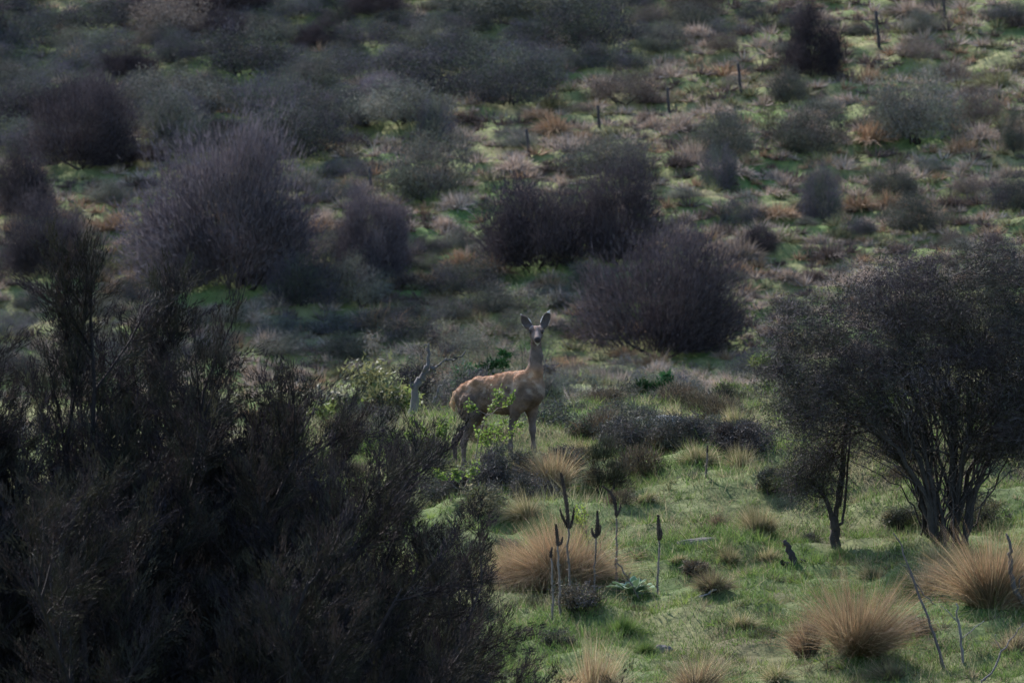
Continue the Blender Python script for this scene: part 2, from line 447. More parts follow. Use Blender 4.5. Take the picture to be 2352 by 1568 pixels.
# ------------------------------------------------------------------ the deer
def build_deer():
    th = math.radians(32); ct, st_ = math.cos(th), math.sin(th)
    def Lc(s, l, z): return np.array([-.50+ct*s-st_*l, -st_*s-ct*l+.25, z])
    fw = np.array([ct, -st_, 0]); rt = np.array([-st_, -ct, 0]); up = np.array([0, 0, 1.])
    RB = np.stack([fw, rt, up])             # body axes
    vox = .008
    lo = np.array([-.80, -.78, -.26]); hi = np.array([.72, .52, 1.74])
    dims = np.ceil((hi-lo)/vox).astype(int)
    G = np.full(dims, 1.0, np.float32)
    ax = [lo[i]+np.arange(dims[i])*vox for i in range(3)]
    def region(c0, c1):
        a = np.clip(np.floor((c0-lo)/vox).astype(int), 0, dims-1); b = np.clip(np.ceil((c1-lo)/vox).astype(int)+1, 1, dims)
        sl = tuple(slice(a[i], b[i]) for i in range(3))
        P = np.stack(np.meshgrid(ax[0][sl[0]], ax[1][sl[1]], ax[2][sl[2]], indexing='ij'), -1).astype(np.float32)
        return sl, P
    def blend(sl, d, k, sub=False):
        g = G[sl]
        if sub:
            d = -d; hh = np.maximum(k-np.abs(g-d), 0)/k; G[sl] = np.maximum(g, d)+hh*hh*k*.25
        else:
            hh = np.maximum(k-np.abs(g-d), 0)/k; G[sl] = np.minimum(g, d)-hh*hh*k*.25
    def ell(c, r, R=RB, k=.05, sub=False):
        c = np.asarray(c, float); r = np.asarray(r, float); m = r.max()+k+.03
        sl, P = region(c-m, c+m)
        q = (P-c.astype(np.float32)) @ R.T.astype(np.float32)
        k0 = np.sqrt(((q/r)**2).sum(-1)); k1 = np.sqrt(((q/(r*r))**2).sum(-1))+1e-6
        blend(sl, k0*(k0-1)/k1, k, sub)
    def cap(a, b, ra, rb, k=.04):
        a = np.asarray(a, float); b = np.asarray(b, float); m = max(ra, rb)+k+.03
        sl, P = region(np.minimum(a, b)-m, np.maximum(a, b)+m)
        ab = (b-a); t = np.clip(((P-a) @ ab)/(ab @ ab), 0, 1)
        d = np.linalg.norm(P-(a+t[..., None]*ab), axis=-1)-(ra+(rb-ra)*t)
        blend(sl, d.astype(np.float32), k)
    # trunk
    ell(Lc(.75, 0, .718), (.32, .138, .250)); ell(Lc(.48, 0, .692), (.38, .128, .200), k=.09); ell(Lc(.22, 0, .705), (.21, .110, .150), k=.08)
    cap(Lc(.93, 0, .87), Lc(.99, 0, .86), .085, .09, .08)
    cap(Lc(.03, 0, .735), Lc(.30, 0, .855), .032, .045, .04); cap(Lc(.30, 0, .858), Lc(.60, 0, .868), .045, .045, .06); cap(Lc(.60, 0, .868), Lc(.92, 0, .925), .045, .05, .06)
    ell(Lc(1.055, 0, .765), (.13, .105, .15), k=.06); cap(Lc(1.11, 0, .70), Lc(1.00, 0, .58), .058, .050, .05)
    for sd in (1, -1):
        ell(Lc(.95, .105*sd, .72), (.11, .065, .22), k=.05); cap(Lc(.90, .08*sd, .88), Lc(1.03, .11*sd, .66), .04, .05, .05)
        ell(Lc(.21, .08*sd, .59), (.15, .062, .205), k=.06)
        ell(Lc(.315, .085*sd, .848), (.06, .036, .036), k=.04); ell(Lc(.055, .06*sd, .675), (.05, .038, .06), k=.05)
        ell(Lc(.405, .175*sd, .765), (.10, .06, .085), k=.05, sub=True); ell(Lc(.17, .165*sd, .775), (.08, .05, .05), k=.05, sub=True)
    # tail
    cap(Lc(-.01, 0, .715), Lc(-.055, 0, .60), .032, .026, .03); cap(Lc(-.055, 0, .60), Lc(-.03, 0, .52), .026, .012, .02)
    # neck
    hb = np.array([.417, -.385, 1.36])
    cap(Lc(.99, 0, .78), Lc(1.065, 0, .97), .135, .086, .07); cap(Lc(1.065, 0, .97), Lc(1.085, 0, 1.15), .086, .066, .05); cap(Lc(1.085, 0, 1.15), hb, .066, .056, .05)
    # head
    skull = np.array([.418, -.405, 1.425]); nose = np.array([.434, -.625, 1.338])
    ell(skull, (.078, .10, .072), np.eye(3), k=.04)
    cap(np.array([.420, -.45, 1.405]), nose, .070, .033, .03); cap(np.array([.419, -.42, 1.37]), np.array([.434, -.60, 1.300]), .055, .026, .03)
    ell(nose+np.array([0, .0, .0]), (.036, .03, .028), np.eye(3), k=.02)
    for sx in (1, -1):
        ell(np.array([.421+sx*.062, -.47, 1.437]), (.026, .03, .022), np.eye(3), k=.02)
        ell(np.array([.422+sx*.0785, -.487, 1.421]), (.015, .018, .014), np.eye(3), k=.008, sub=True)
        ell(np.array([.434+sx*.019, -.656, 1.345]), (.007, .008, .007), np.eye(3), k=.006, sub=True)
    # ears
    for (bx, bz, tx, tz) in ((.352, 1.462, .246, 1.622), (.490, 1.466, .572, 1.668)):
        b = np.array([bx, -.36, bz]); t = np.array([tx, -.345, tz]); u = nrm(t-b); c = (b+t)/2; ln = np.linalg.norm(t-b)/2
        out = np.array([np.sign(tx-bx)*.35, -1, 0.]); out = nrm(out-u*(out@u)); sd = np.cross(u, out)
        R = np.stack([u, sd, out]); 
        ell(c-u*.018, (ln-.004, .056, .028), R, k=.012); cap(c+u*ln*.35, t+u*.006, .022, .006, .03)
        ell(c+out*.022-u*.012, (ln-.012, .046, .030), R, k=.008, sub=True)
        cap(skull+np.array([np.sign(tx-bx)*.045, .01, .03]), b+u*.03, .034, .026, .02)
    # legs: (s,l,z,r) chains
    legs = [[(.90, .10, .66, .085), (.862, .10, .50, .060), (.815, .10, .33, .034), (.805, .10, .29, .035), (.797, .10, .13, .021), (.795, .10, .10, .026), (.805, .10, .02, .024)],
            [(.97, -.10, .66, .085), (.962, -.10, .50, .058), (.972, -.10, .33, .034), (.973, -.10, .29, .035), (.985, -.10, .13, .021), (.987, -.10, .10, .026), (1.0, -.10, .02, .024)],
            [(.24, .095, .60, .125), (.305, .10, .46, .082), (.25, .10, .34, .055), (.165, .10, .165, .036), (.158, .10, .13, .034), (.168, .10, -.06, .022), (.168, .10, -.09, .027), (.185, .10, -.165, .024)],
            [(.22, -.095, .60, .125), (.25, -.10, .45, .080), (.09, -.10, .31, .050), (-.078, -.10, .175, .034), (-.088, -.10, .14, .033), (-.078, -.10, -.06, .021), (-.076, -.10, -.09, .026), (-.06, -.10, -.175, .024)]]
    for ch in legs:
        for a, b in zip(ch[:-1], ch[1:]):
            cap(Lc(*a[:3]), Lc(*b[:3]), a[3], b[3], .03)
        f = Lc(*ch[-1][:3]); ell(f+fw*.022-up*.012, (.045, .026, .024), k=.015)
    # ribs, bony relief
    Pg = np.stack(np.meshgrid(*ax, indexing='ij'), -1).astype(np.float32)
    rel = Pg-np.array([-.50, .25, 0], np.float32)
    s = rel @ fw.astype(np.float32); l = rel @ rt.astype(np.float32); z = Pg[..., 2]
    mask = np.clip(1-((s-.66)/.24)**2, 0, 1)*np.clip(1-((z-.74)/.19)**2, 0, 1)*(np.abs(l) > .05)
    G += (mask*.0055*(.5+np.sin(s*21+z*13)*.5)*np.sin(2*np.pi*(s-.38*(z-.7)+.012*np.sin(z*37))/.066)).astype(np.float32)
    G += (.0045*np.sin(s*57+z*31)*np.sin(z*49-s*23)*(z > .45)*(z < 1.0)*np.clip((1.0-s)*4, 0, 1)).astype(np.float32)
    del Pg, rel
    # surface nets
    nxg, nyg, nzg = dims
    ins = G < 0
    cnt = np.zeros((nxg-1, nyg-1, nzg-1), np.int8); acc = np.zeros((3, nxg-1, nyg-1, nzg-1), np.float32); ne = np.zeros_like(cnt)
    corner = [(i, j, k) for i in (0, 1) for j in (0, 1) for k in (0, 1)]
    def sub(A, c): return A[c[0]:nxg-1+c[0], c[1]:nyg-1+c[1], c[2]:nzg-1+c[2]]
    for c in corner: cnt += sub(ins, c)
    act = (cnt > 0) & (cnt < 8)
    ids = np.full(act.shape, -1, np.int64); A = np.argwhere(act); ids[act] = np.arange(len(A))
    vsum = np.zeros((len(A), 3)); vn = np.zeros(len(A))
    for c0 in corner:
        for a in range(3):
            if c0[a] == 1: continue
            c1 = list(c0); c1[a] = 1
            g0 = G[A[:, 0]+c0[0], A[:, 1]+c0[1], A[:, 2]+c0[2]]; g1 = G[A[:, 0]+c1[0], A[:, 1]+c1[1], A[:, 2]+c1[2]]
            x = (g0 < 0) != (g1 < 0); t = g0/(g0-g1+1e-12)
            p = np.array(c0, float)[None].repeat(len(A), 0); p[:, a] = t
            vsum[x] += p[x]; vn[x] += 1
    V = lo+(A+vsum/vn[:, None])*vox
    F = []
    for a in range(3):
        b, c = (a+1) % 3, (a+2) % 3
        s0 = [slice(1, d-1) for d in dims]; s1 = [slice(1, d-1) for d in dims]; s1[a] = slice(2, dims[a])
        e0 = ins[tuple(s0)]; e1 = ins[tuple(s1)]
        E = np.argwhere(e0 != e1)+1; flip = ins[E[:, 0], E[:, 1], E[:, 2]]
        def cell(db, dc):
            q = E.copy(); q[:, b] -= db; q[:, c] -= dc; return ids[q[:, 0], q[:, 1], q[:, 2]]
        Q = np.stack([cell(1, 1), cell(0, 1), cell(0, 0), cell(1, 0)], -1)
        Q[~flip] = Q[~flip][:, ::-1]
        F.append(Q[(Q >= 0).all(1)])
    F = np.concatenate(F)
    # relax a little
    for it in range(2):
        e = np.concatenate([F[:, [0, 1]], F[:, [1, 2]], F[:, [2, 3]], F[:, [3, 0]]])
        sm = np.zeros_like(V); n = np.zeros(len(V))
        np.add.at(sm, e[:, 0], V[e[:, 1]]); np.add.at(n, e[:, 0], 1)
        V = V*.5+.5*sm/np.maximum(n, 1)[:, None]
    # normals
    fn = np.cross(V[F[:, 2]]-V[F[:, 0]], V[F[:, 3]]-V[F[:, 1]]); N = np.zeros_like(V)
    for i in range(4): np.add.at(N, F[:, i], fn)
    N = nrm(N)
    # coat colours (markings; flank darkened and back lightened to paint in shade and sunlight)
    rel = V-np.array([-.50, .25, 0]); s = rel @ fw; l = rel @ rt; z = V[:, 2]
    nz = fbm(s*9, z*9+l*5, 201, 3)
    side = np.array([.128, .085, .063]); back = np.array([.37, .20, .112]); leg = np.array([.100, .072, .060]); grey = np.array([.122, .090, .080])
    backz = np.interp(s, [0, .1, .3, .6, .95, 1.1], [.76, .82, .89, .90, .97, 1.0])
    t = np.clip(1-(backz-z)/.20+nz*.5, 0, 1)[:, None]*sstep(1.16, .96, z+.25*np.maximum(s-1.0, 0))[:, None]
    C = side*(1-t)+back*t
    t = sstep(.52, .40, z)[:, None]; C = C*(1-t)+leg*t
    t = (sstep(.92, 1.16, z)*sstep(.8, 1.0, s))[:, None]; C = C*(1-t)+grey*t
    rump = np.exp(-((s+.02)/.07)**2-((z-.62)/.12)**2-(l/.09)**2)[:, None]; C = C*(1-rump)+np.array([.46, .30, .18])*rump
    tailm = ((s < -.02) & (z > .50) & (z < .74))[:, None]; C = np.where(tailm, np.array([.42, .27, .16]), C)
    pt = fbm(s*13+3, z*15-l*9, 231, 3)[:, None]; C = C*np.clip(1+.6*pt, .6, 1.4); pale = np.clip(pt*3.0-.30, 0, 1)*(sstep(.62, .74, z)*sstep(1.02, .95, z))[:, None]; C = C*(1-pale*.55)+np.array([.34, .26, .20])*pale*.55
    dist = lambda p: np.linalg.norm(V-np.asarray(p), axis=1)
    hd = (z > 1.26) & (V[:, 1] < -.30)
    C = np.where(hd[:, None], np.array([.125, .086, .074]), C)
    fore = np.exp(-(dist([.42, -.50, 1.475])/.05)**2)[:, None]*hd[:, None]; C = C*(1-fore)+np.array([.21, .12, .08])*fore
    br = np.exp(-((V[:, 0]-.428)/.014)**2)*((V[:, 1] < -.47) & (z > 1.34) & (N[:, 2] > .1)); C = C*(1-br[:, None]*.6)+np.array([.24, .18, .16])*br[:, None]*.6
    nm = np.clip(1.5-dist(nose+np.array([0, -.012, .0]))/.040, 0, 1)[:, None]; C = C*(1-nm)+np.array([.018, .016, .018])*nm
    chin = np.clip(1.5-dist([.434, -.60, 1.285])/.028, 0, 1)[:, None]*(z < 1.312)[:, None]; C = C*(1-chin)+np.array([.50, .44, .40])*chin
    for sx in (1, -1):
        em = np.clip(1.6-dist([.422+sx*.072, -.487, 1.421])/.028, 0, 1)[:, None]; C = C*(1-em)+np.array([.05, .035, .03])*em
    for (bx, bz, tx, tz) in ((.352, 1.462, .246, 1.622), (.490, 1.466, .572, 1.668)):
        b = np.array([bx, -.36, bz]); tt = np.array([tx, -.345, tz]); u = nrm(tt-b); q = V-b; al = q @ u; pe = np.linalg.norm(q-al[:, None]*u, axis=1)
        inear = (al > .0) & (al < .26) & (pe < .075) & (z > 1.46)
        C[inear] = np.array([.26, .19, .155])
        inner = inear & (N[:, 1] < -.35) & (pe < .049) & (al > -.01) & (al < .19); C[inner] = np.array([.072, .054, .050])
        rim = inear & (((pe > .049) & (al > .05)) | (al > .19)); C[rim] = np.array([.52, .45, .41])
    hoof = (z < np.where(s > .6, .028, -.155)); C[hoof] = np.array([.03, .026, .024])
    root = empty('deer', DEER+np.array([0, 0, -.0]))
    tag(root, 'thin brown deer standing alert on the grassy rise, ears raised, facing the camera', 'deer')
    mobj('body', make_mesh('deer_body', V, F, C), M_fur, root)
    # coat hairs
    r = np.random.default_rng(5)
    ok = np.nonzero(~hoof & (nm[:, 0] < .3) & ~((z > 1.28) & (V[:, 1] < -.52)))[0]
    pick = r.choice(ok, 52000)
    P = V[pick]; Nn = N[pick]
    flow = np.where((z[pick] > 1.0)[:, None], np.array([0, 0.1, -1.]), -fw*.8+np.array([0, 0, -.55]))
    ear = (z[pick] > 1.47); flow[ear] = np.array([0, .2, 1.])
    flow = nrm(flow-Nn*(flow*Nn).sum(1, keepdims=True))
    sw = fbm(s[pick]*15+9, z[pick]*15, 261, 2)[:, None]; D = nrm(flow+np.cross(Nn, flow)*sw*1.2+Nn*.25+r.normal(size=P.shape)*.16)
    ln = np.where(ear, .008, np.where(z[pick] < .4, .008, .013+.014*np.clip(.5+1.4*fbm(s[pick]*17, z[pick]*17+l[pick]*9, 251, 2), 0, 1)))*r.uniform(.6, 1.3, len(P))
    g = Geo(); g.add(*strips(P-Nn*.002, D, ln, np.full(len(P), .0042), None, 1, C[pick]*r.uniform(.7, 1.7, (len(P), 1)), r))
    mobj('fur', g.mesh('deer_fur', False), M_hair, root)
    # eyes
    me = None
    u, v = np.meshgrid(np.linspace(0, 2*np.pi, 13)[:-1], np.linspace(-np.pi/2, np.pi/2, 9))
    sp = np.stack([np.cos(u)*np.cos(v), np.sin(u)*np.cos(v), np.sin(v)], -1).reshape(-1, 3)*np.array([.016, .017, .0145])
    i = np.arange(8)[:, None]*12; j = np.arange(12)[None]; FQ = np.stack([i+j, i+(j+1) % 12, i+12+(j+1) % 12, i+12+j], -1).reshape(-1, 4)
    em = make_mesh('deer_eye', sp, FQ, np.tile([.012, .009, .008], (len(sp), 1)))
    for sx in (1, -1):
        mobj('eye', em, M_eye, root, (.422+sx*.0675, -.482, 1.421))
    return root
deer = build_deer()

# ------------------------------------------------------------------ foreground: matagouri trees on the right
def twig_cloud(r, cen, rad, n, L, Wd, col, shell=.35, nclump=60, nseg=2):
    """tangled twigs in a volume made of ellipsoids; clumps leave gaps"""
    vol = np.array([q[0]*q[1]*q[2] for q in rad])**.8; Ps = []
    cl = []
    for c, q, v in zip(cen, rad, vol/vol.sum()):
        m = max(6, int(nclump*v)); a = nrm(r.normal(size=(m, 3)))*(r.uniform(shell, 1, (m, 1))**.6)*np.array(q)
        cl.append(np.array(c)+a)
    cl = np.concatenate(cl); cs = r.uniform(.05, .19, len(cl))
    i = r.integers(0, len(cl), n)
    P = cl[i]+r.normal(size=(n, 3))*cs[i][:, None]
    cc = np.array(col)[r.integers(0, len(col), len(cl))]*r.uniform(.7, 1.3, (len(cl), 1))
    D = nrm(r.normal(size=(n, 3))+np.array([0, 0, .15]))
    C = cc[i]*r.uniform(.6, 1.5, (n, 1))
    return strips(P, D, L*r.uniform(.5, 1.5, n), Wd*r.uniform(.7, 1.3, n), r.normal(size=(n, 3))*.25, nseg, C, r), cl

TWIGC = [(.060, .047, .052), (.048, .042, .042), (.078, .062, .066), (.052, .040, .046), (.044, .045, .034)]
def big_matagouri():
    r = np.random.default_rng(71)
    bx, by, bz = ground_at(2165, 1248)
    def wp(px, row, dy=0): d = by+dy; return np.array([X(px, d)-bx, dy, (784-row)*K*d-bz])
    u = K*by
    E = [((1875, 835), (105, 120), .55), ((1985, 760), (140, 130), .75), ((2120, 725), (150, 125), .85), ((2270, 730), (150, 150), .9), ((2400, 790), (150, 190), .9),
         ((2070, 880), (190, 100), .75), ((2260, 890), (170, 115), .8), ((2390, 950), (120, 120), .8), ((1820, 925), (50, 62), .35), ((1960, 930), (110, 60), .5), ((1815, 760), (50, 60), .35), ((2080, 640), (90, 50), .5), ((2290, 615), (100, 45), .5), ((1800, 860), (48, 60), .35), ((1835, 975), (55, 32), .3), ((1900, 960), (70, 36), .35), ((2010, 1000), (90, 40), .45), ((2310, 1010), (110, 55), .6), ((2050, 1040), (50, 26), .3)]
    cen = [wp(*e[0], dy=r.uniform(-.15, .15)) for e in E]; rad = [(e[1][0]*u, e[2], e[1][1]*u) for e in E]
    e = empty('matagouri_tree', (bx, by, bz))
    tag(e, 'large dark thorny tree with tangled twiggy crown and fanning stems', 'tree')
    g = Geo(); (V, F, C), cl = twig_cloud(r, cen, rad, 95000, .085, .0058, TWIGC, .25, 520, 1); g.add(V, F, C)
    (V, F, C), _ = twig_cloud(r, cen, rad, 78000, .024, .012, [(.046, .046, .028), (.058, .046, .040), (.038, .035, .030)], .2, 520, 1); g.add(V, F, C)
    mobj('crown', g.mesh('matagouri_crown', False), M_twig, e)
    t = Geo(); bark = np.array([.050, .042, .038])
    bases = [wp(2150, 1255), wp(2195, 1250, .12), wp(2135, 1250, .2), wp(2215, 1250, -.1), wp(2170, 1258, -.2)]
    tips = [(1990, 960), (2020, 900), (2060, 950), (2090, 860), (2110, 930), (2145, 850), (2170, 930), (2200, 860), (2230, 950), (2255, 880), (2290, 960), (2320, 900), (2355, 960), (2390, 900), (2330, 1010), (1930, 930), (2120, 990), (2215, 1000), (2035, 930), (2075, 900), (2130, 880), (2185, 900), (2245, 920), (2275, 930), (2305, 950), (2340, 930), (2160, 960), (2100, 960), (2005, 990)]
    for k, tp in enumerate(tips):
        b = bases[0 if tp[0] < 2130 else (1 if tp[0] < 2260 else 3)] if k % 4 else bases[k//4 % 5]
        p1 = wp(*tp, dy=r.uniform(-.5, .5)); thick = r.uniform(.014, .028) if k % 3 else .040
        q = curve(b, p1, (-(p1[0]-b[0])*.16, 0, .12), 10, .016, r); q[0] = b
        V, F = tube(q, np.linspace(thick, thick*.35, 10), 6); t.add(V, F, bark*r.uniform(.8, 1.2))
        near = cl[np.argsort(((cl-p1)**2).sum(1))[:40]]
        for m in near[r.integers(0, 40, 9)]:
            i = r.integers(5, 10); V, F = tube(curve(q[i], m, r.normal(size=3)*.04, 6, .012, r), np.linspace(thick*.32, .004, 6), 4, False); t.add(V, F, bark*r.uniform(.8, 1.3))
        for m in range(5):      # thin side shoots low on the stem
            i = r.integers(2, 8); V, F = tube(curve(q[i], q[i]+nrm(r.normal(size=3)+np.array([0, 0, .5]))*r.uniform(.15, .4), r.normal(size=3)*.03, 5, .01, r), np.linspace(.006, .002, 5), 3, False); t.add(V, F, bark*1.2)
    for m in range(34):
        b = bases[r.integers(0, 5)]+r.normal(size=3)*np.array([.05, .05, 0]); p1 = wp(r.uniform(1960, 2380), r.uniform(920, 1090), r.uniform(-.6, .6))
        q = curve(b, p1, (-(p1[0]-b[0])*r.uniform(.05, .3), 0, r.uniform(-.1, .15)), 10, .02, r); q[0] = b
        V, F = tube(q, np.linspace(.012, .004, 10), 4, False); t.add(V, F, bark*r.uniform(.8, 1.4))
        for u_ in range(6):
            i = r.integers(4, 10); V, F = tube(curve(q[i], q[i]+nrm(r.normal(size=3))*r.uniform(.1, .3), r.normal(size=3)*.03, 5, .012, r), np.linspace(.005, .002, 5), 3, False); t.add(V, F, bark*1.3)
    for m in cl[r.integers(0, len(cl), 260)]:
        V, F = tube(curve(m, m+r.normal(size=3)*.22, r.normal(size=3)*.05, 5, .015, r), np.linspace(.006, .0025, 5), 3, False); t.add(V, F, bark*1.5)
    s = t      # bare tips sticking out of the top
    for px, row in ((2265, 560), (2250, 545), (2200, 590), (2120, 600), (1990, 620), (1900, 660), (2040, 600), (2330, 570)):
        p = wp(px, row, r.uniform(-.3, .3)); b = p+np.array([r.normal()*.05, r.normal()*.05, -.28])
        st = curve(b, p, r.normal(size=3)*.02, 6, .012, r); V, F = tube(st, np.linspace(.007, .003, 6), 3, False); s.add(V, F, np.array([.11, .09, .08]))
        for m in range(7):
            i = r.integers(1, 6); V, F = tube(curve(st[i], st[i]+nrm(r.normal(size=3)+np.array([0, 0, .4]))*r.uniform(.04, .12), (0, 0, 0), 3), np.array([.004, .003, .002]), 3, False); s.add(V, F, np.array([.11, .09, .08]))
    mobj('trunk', t.mesh('matagouri_stems'), M_wood, e)
    return e
big_matagouri()

def small_matagouri():
    r = np.random.default_rng(72)
    bx, by, bz = ground_at(1921, 1262)
    def wp(px, row, dy=0): d = by+dy; return np.array([X(px, d)-bx, dy, (784-row)*K*d-bz])
    u = K*by
    E = [((1850, 1085), (48, 52), .28), ((1890, 1050), (40, 40), .25), ((1905, 1110), (38, 40), .2), ((1835, 1130), (30, 28), .16), ((1935, 985), (45, 38), .25)]
    cen = [wp(*q[0], dy=r.uniform(-.1, .1)) for q in E]; rad = [(q[1][0]*u, q[2], q[1][1]*u) for q in E]
    e = empty('matagouri_sapling', (bx, by, bz))
    tag(e, 'small thorny tree with a slim forked trunk beside the large dark tree', 'tree')
    g = Geo(); (V, F, C), cl = twig_cloud(r, cen, rad, 9000, .06, .0048, TWIGC, .3, 110); g.add(V, F, C)
    (V, F, C), _ = twig_cloud(r, cen, rad, 6500, .02, .010, [(.05, .06, .025), (.065, .055, .035)], .2, 110); g.add(V, F, C)
    mobj('crown', g.mesh('sapling_crown', False), M_twig, e)
    t = Geo(); bark = np.array([.050, .040, .034])
    def st(pts, r0, r1, sides=6):
        q = np.array([wp(*p) for p in pts]); 
        tt = np.linspace(0, 1, len(q)); ti = np.linspace(0, 1, 14)
        q = np.stack([np.interp(ti, tt, q[:, i]) for i in range(3)], -1)+r.normal(size=(14, 3))*.006
        V, F = tube(q, np.linspace(r0, r1, 14), sides); t.add(V, F, bark*r.uniform(.8, 1.2)); return q
    q0 = st([(1921, 1268), (1918, 1215), (1916, 1190)], .062, .05)
    a = st([(1916, 1200), (1905, 1165), (1885, 1125), (1850, 1105), (1820, 1095)], .035, .010)
    b = st([(1917, 1198), (1925, 1150), (1933, 1080), (1940, 1010), (1948, 950)], .034, .016)
    c = st([(1922, 1215), (1938, 1190), (1944, 1110), (1950, 1020), (1955, 960)], .018, .010)
    d = st([(1930, 1160), (1938, 1100), (1944, 1020), (1940, 950)], .012, .007)
    for m in cl[r.integers(0, len(cl), 46)]:
        src = (a, a, b)[r.integers(0, 3)]; i = r.integers(5, 14)
        V, F = tube(curve(src[i], m, r.normal(size=3)*.04, 6, .01, r), np.linspace(.010, .003, 6), 4, False); t.add(V, F, bark*r.uniform(.8, 1.3))
    mobj('trunk', t.mesh('sapling_stems'), M_wood, e)
small_matagouri()

# ------------------------------------------------------------------ foreground: tall feathery shrubs on the left
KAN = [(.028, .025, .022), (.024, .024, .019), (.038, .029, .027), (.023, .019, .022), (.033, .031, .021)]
KP = {}
for key, seed, lean, spread, ns, low, nl in (('tall', 301, (.04, 0, .1), .58, 17, .14, 265000), ('wide', 303, (.20, 0, 0), .80, 19, .08, 270000), ('low', 305, (.32, 0, -.08), .88, 18, .06, 265000)):
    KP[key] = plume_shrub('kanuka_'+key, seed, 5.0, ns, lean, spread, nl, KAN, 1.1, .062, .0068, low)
def kanuka(key, px, d, toprow, rot, wide, label):
    x = X(px, d); z = hs(x, d); k = ((784-toprow)*K*d - z)/5.0
    c, s = KP[key]
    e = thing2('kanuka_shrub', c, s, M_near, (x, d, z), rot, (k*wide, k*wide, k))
    tag(e, label, 'shrub', 'dark feathery shrubs in front of the deer')
kanuka('tall', 90, 85, 530, .0, 1.0, 'tall dark feathery shrub at the left edge, its plumes reaching highest')
kanuka('tall', 400, 86.5, 600, 2.6, 1.0, 'broad dark feathery shrub whose plumes rise beside the purple-grey shrub')
kanuka('wide', 590, 88.5, 770, .1, .80, 'dark feathery shrub with plumes leaning towards the bleached dead tree')
kanuka('wide', 290, 83, 880, -.5, 1.1, 'nearest dark feathery shrub filling the bottom left corner')
kanuka('low', 540, 85, 1120, .4, 1.15, 'dense dark shrub filling the bottom between the corner and the lowest plumes')
kanuka('low', 585, 91.5, 1105, .0, 1.05, 'low dark feathery shrub spreading below the deer')
kanuka('low', 825, 94, 1290, -.2, 1.1, 'lowest dark shrub with plumes ending beside the dry stalks')
kanuka('wide', 180, 86, 700, 1.3, 1.0, 'dark feathery shrub standing between the two tallest ones')
kanuka('low', 420, 84, 1000, 2.9, 1.2, 'dense dark shrub in front of the broad feathery one')
kanuka('wide', 60, 83.5, 760, 2.2, 1.1, 'dark feathery shrub cut by the left edge below the tallest')
kanuka('wide', 440, 89, 800, 1.9, 1.0, 'dark feathery shrub behind the dense one, its tips at the green bush')
kanuka('wide', 975, 96, 1430, .2, 1.35, 'dark shrub at the bottom edge beside the tawny tussock')

# ------------------------------------------------------------------ tussocks on the near slope
RED = [(.29, .175, .095), (.34, .22, .125), (.24, .14, .08), (.37, .27, .165), (.19, .125, .07), (.30, .215, .12), (.21, .18, .085), (.16, .12, .075)]
STRAW = [(.38, .30, .17), (.30, .24, .13), (.42, .34, .21), (.22, .20, .09)]
OLIVE = [(.17, .17, .07), (.23, .19, .10), (.13, .14, .055), (.27, .22, .12)]
BROWN = [(.10, .075, .05), (.14, .10, .065), (.08, .065, .045), (.17, .13, .08)]
def near_tussock(px, row, wpx, hpx, seed, pal, n, label, droop=.5, tilt=1.0, wd=.0045, name='tussock', cat='tussock'):
    x, d, z = ground_at(px, row)
    L = hpx*K*d*1.18; rad = wpx*K*d*.13
    me = tussock_mesh(name+'_%d' % seed, seed, int(n*1.5), rad, L, wd*.85, pal, 3, droop, tilt*min(1.3, max(.45, wpx/hpx*.52)))
    o = mobj(name, me, M_tuss, None, (x, d, z)); tag(o, label, cat, 'tussocks on the near grassy slope'); return o
near_tussock(1970, 1500, 260, 195, 401, RED, 3600, 'big rusty tussock standing between the mulleins and the dead branches')
near_tussock(1858, 1508, 100, 118, 402, RED[:3]+BROWN, 1500, 'small dark rusty tussock pressed against the big tussock')
near_tussock(2280, 1395, 270, 190, 403, RED, 3600, 'broad orange tussock under the large thorny tree')
near_tussock(2140, 1360, 120, 90, 404, RED+STRAW, 1500, 'faded tussock between the thorny tree and the leaning dead branch')
near_tussock(1298, 1350, 340, 215, 405, RED, 7000, 'largest fox-red tussock drooping behind the mullein stalks', .75)
near_tussock(1185, 1345, 160, 130, 406, RED+STRAW, 1800, 'tussock drooping out of the dark shrub beside the mullein stalks', .8)
near_tussock(1355, 1625, 210, 160, 407, RED+STRAW, 2400, 'tawny tussock cut by the bottom edge of the picture')
near_tussock(1600, 1600, 130, 130, 408, STRAW+RED[:2]+BROWN, 1500, 'small brownish tussock at the bottom beside the pasture')
near_tussock(1275, 1125, 170, 115, 409, STRAW+RED[:2], 2400, 'pale straw tussock at the deer\'s front feet')
near_tussock(1215, 1085, 80, 60, 410, STRAW+OLIVE, 1000, 'small straw tuft under the deer\'s front legs')
near_tussock(1650, 1208, 62, 42, 411, BROWN, 900, 'small round dark brown tuft above the grey log', .4)
near_tussock(1487, 1092, 56, 42, 412, BROWN+OLIVE, 800, 'dark tuft beside the small olive bush')
near_tussock(1640, 1362, 105, 60, 413, BROWN+OLIVE, 1300, 'dark dead-looking clump above the pale stick', .4)
near_tussock(1745, 1225, 120, 85, 414, OLIVE+STRAW, 1700, 'tall olive grass clump near the slim forked trunk', .4, .8)
near_tussock(1680, 1290, 90, 60, 415, OLIVE, 1000, 'olive grass clump between the log and the stump', .4)
near_tussock(1930, 1285, 80, 40, 416, [(.10, .14, .035), (.13, .15, .05)], 900, 'green grass tuft at the foot of the slim forked trunk', .5)
near_tussock(2330, 1500, 130, 80, 417, BROWN+STRAW, 1400, 'brown tangle of dead grass in the bottom right corner', .5)
near_tussock(2050, 1562, 120, 70, 418, OLIVE+BROWN, 1300, 'olive dead grass clump below the leaning dead branch', .5)
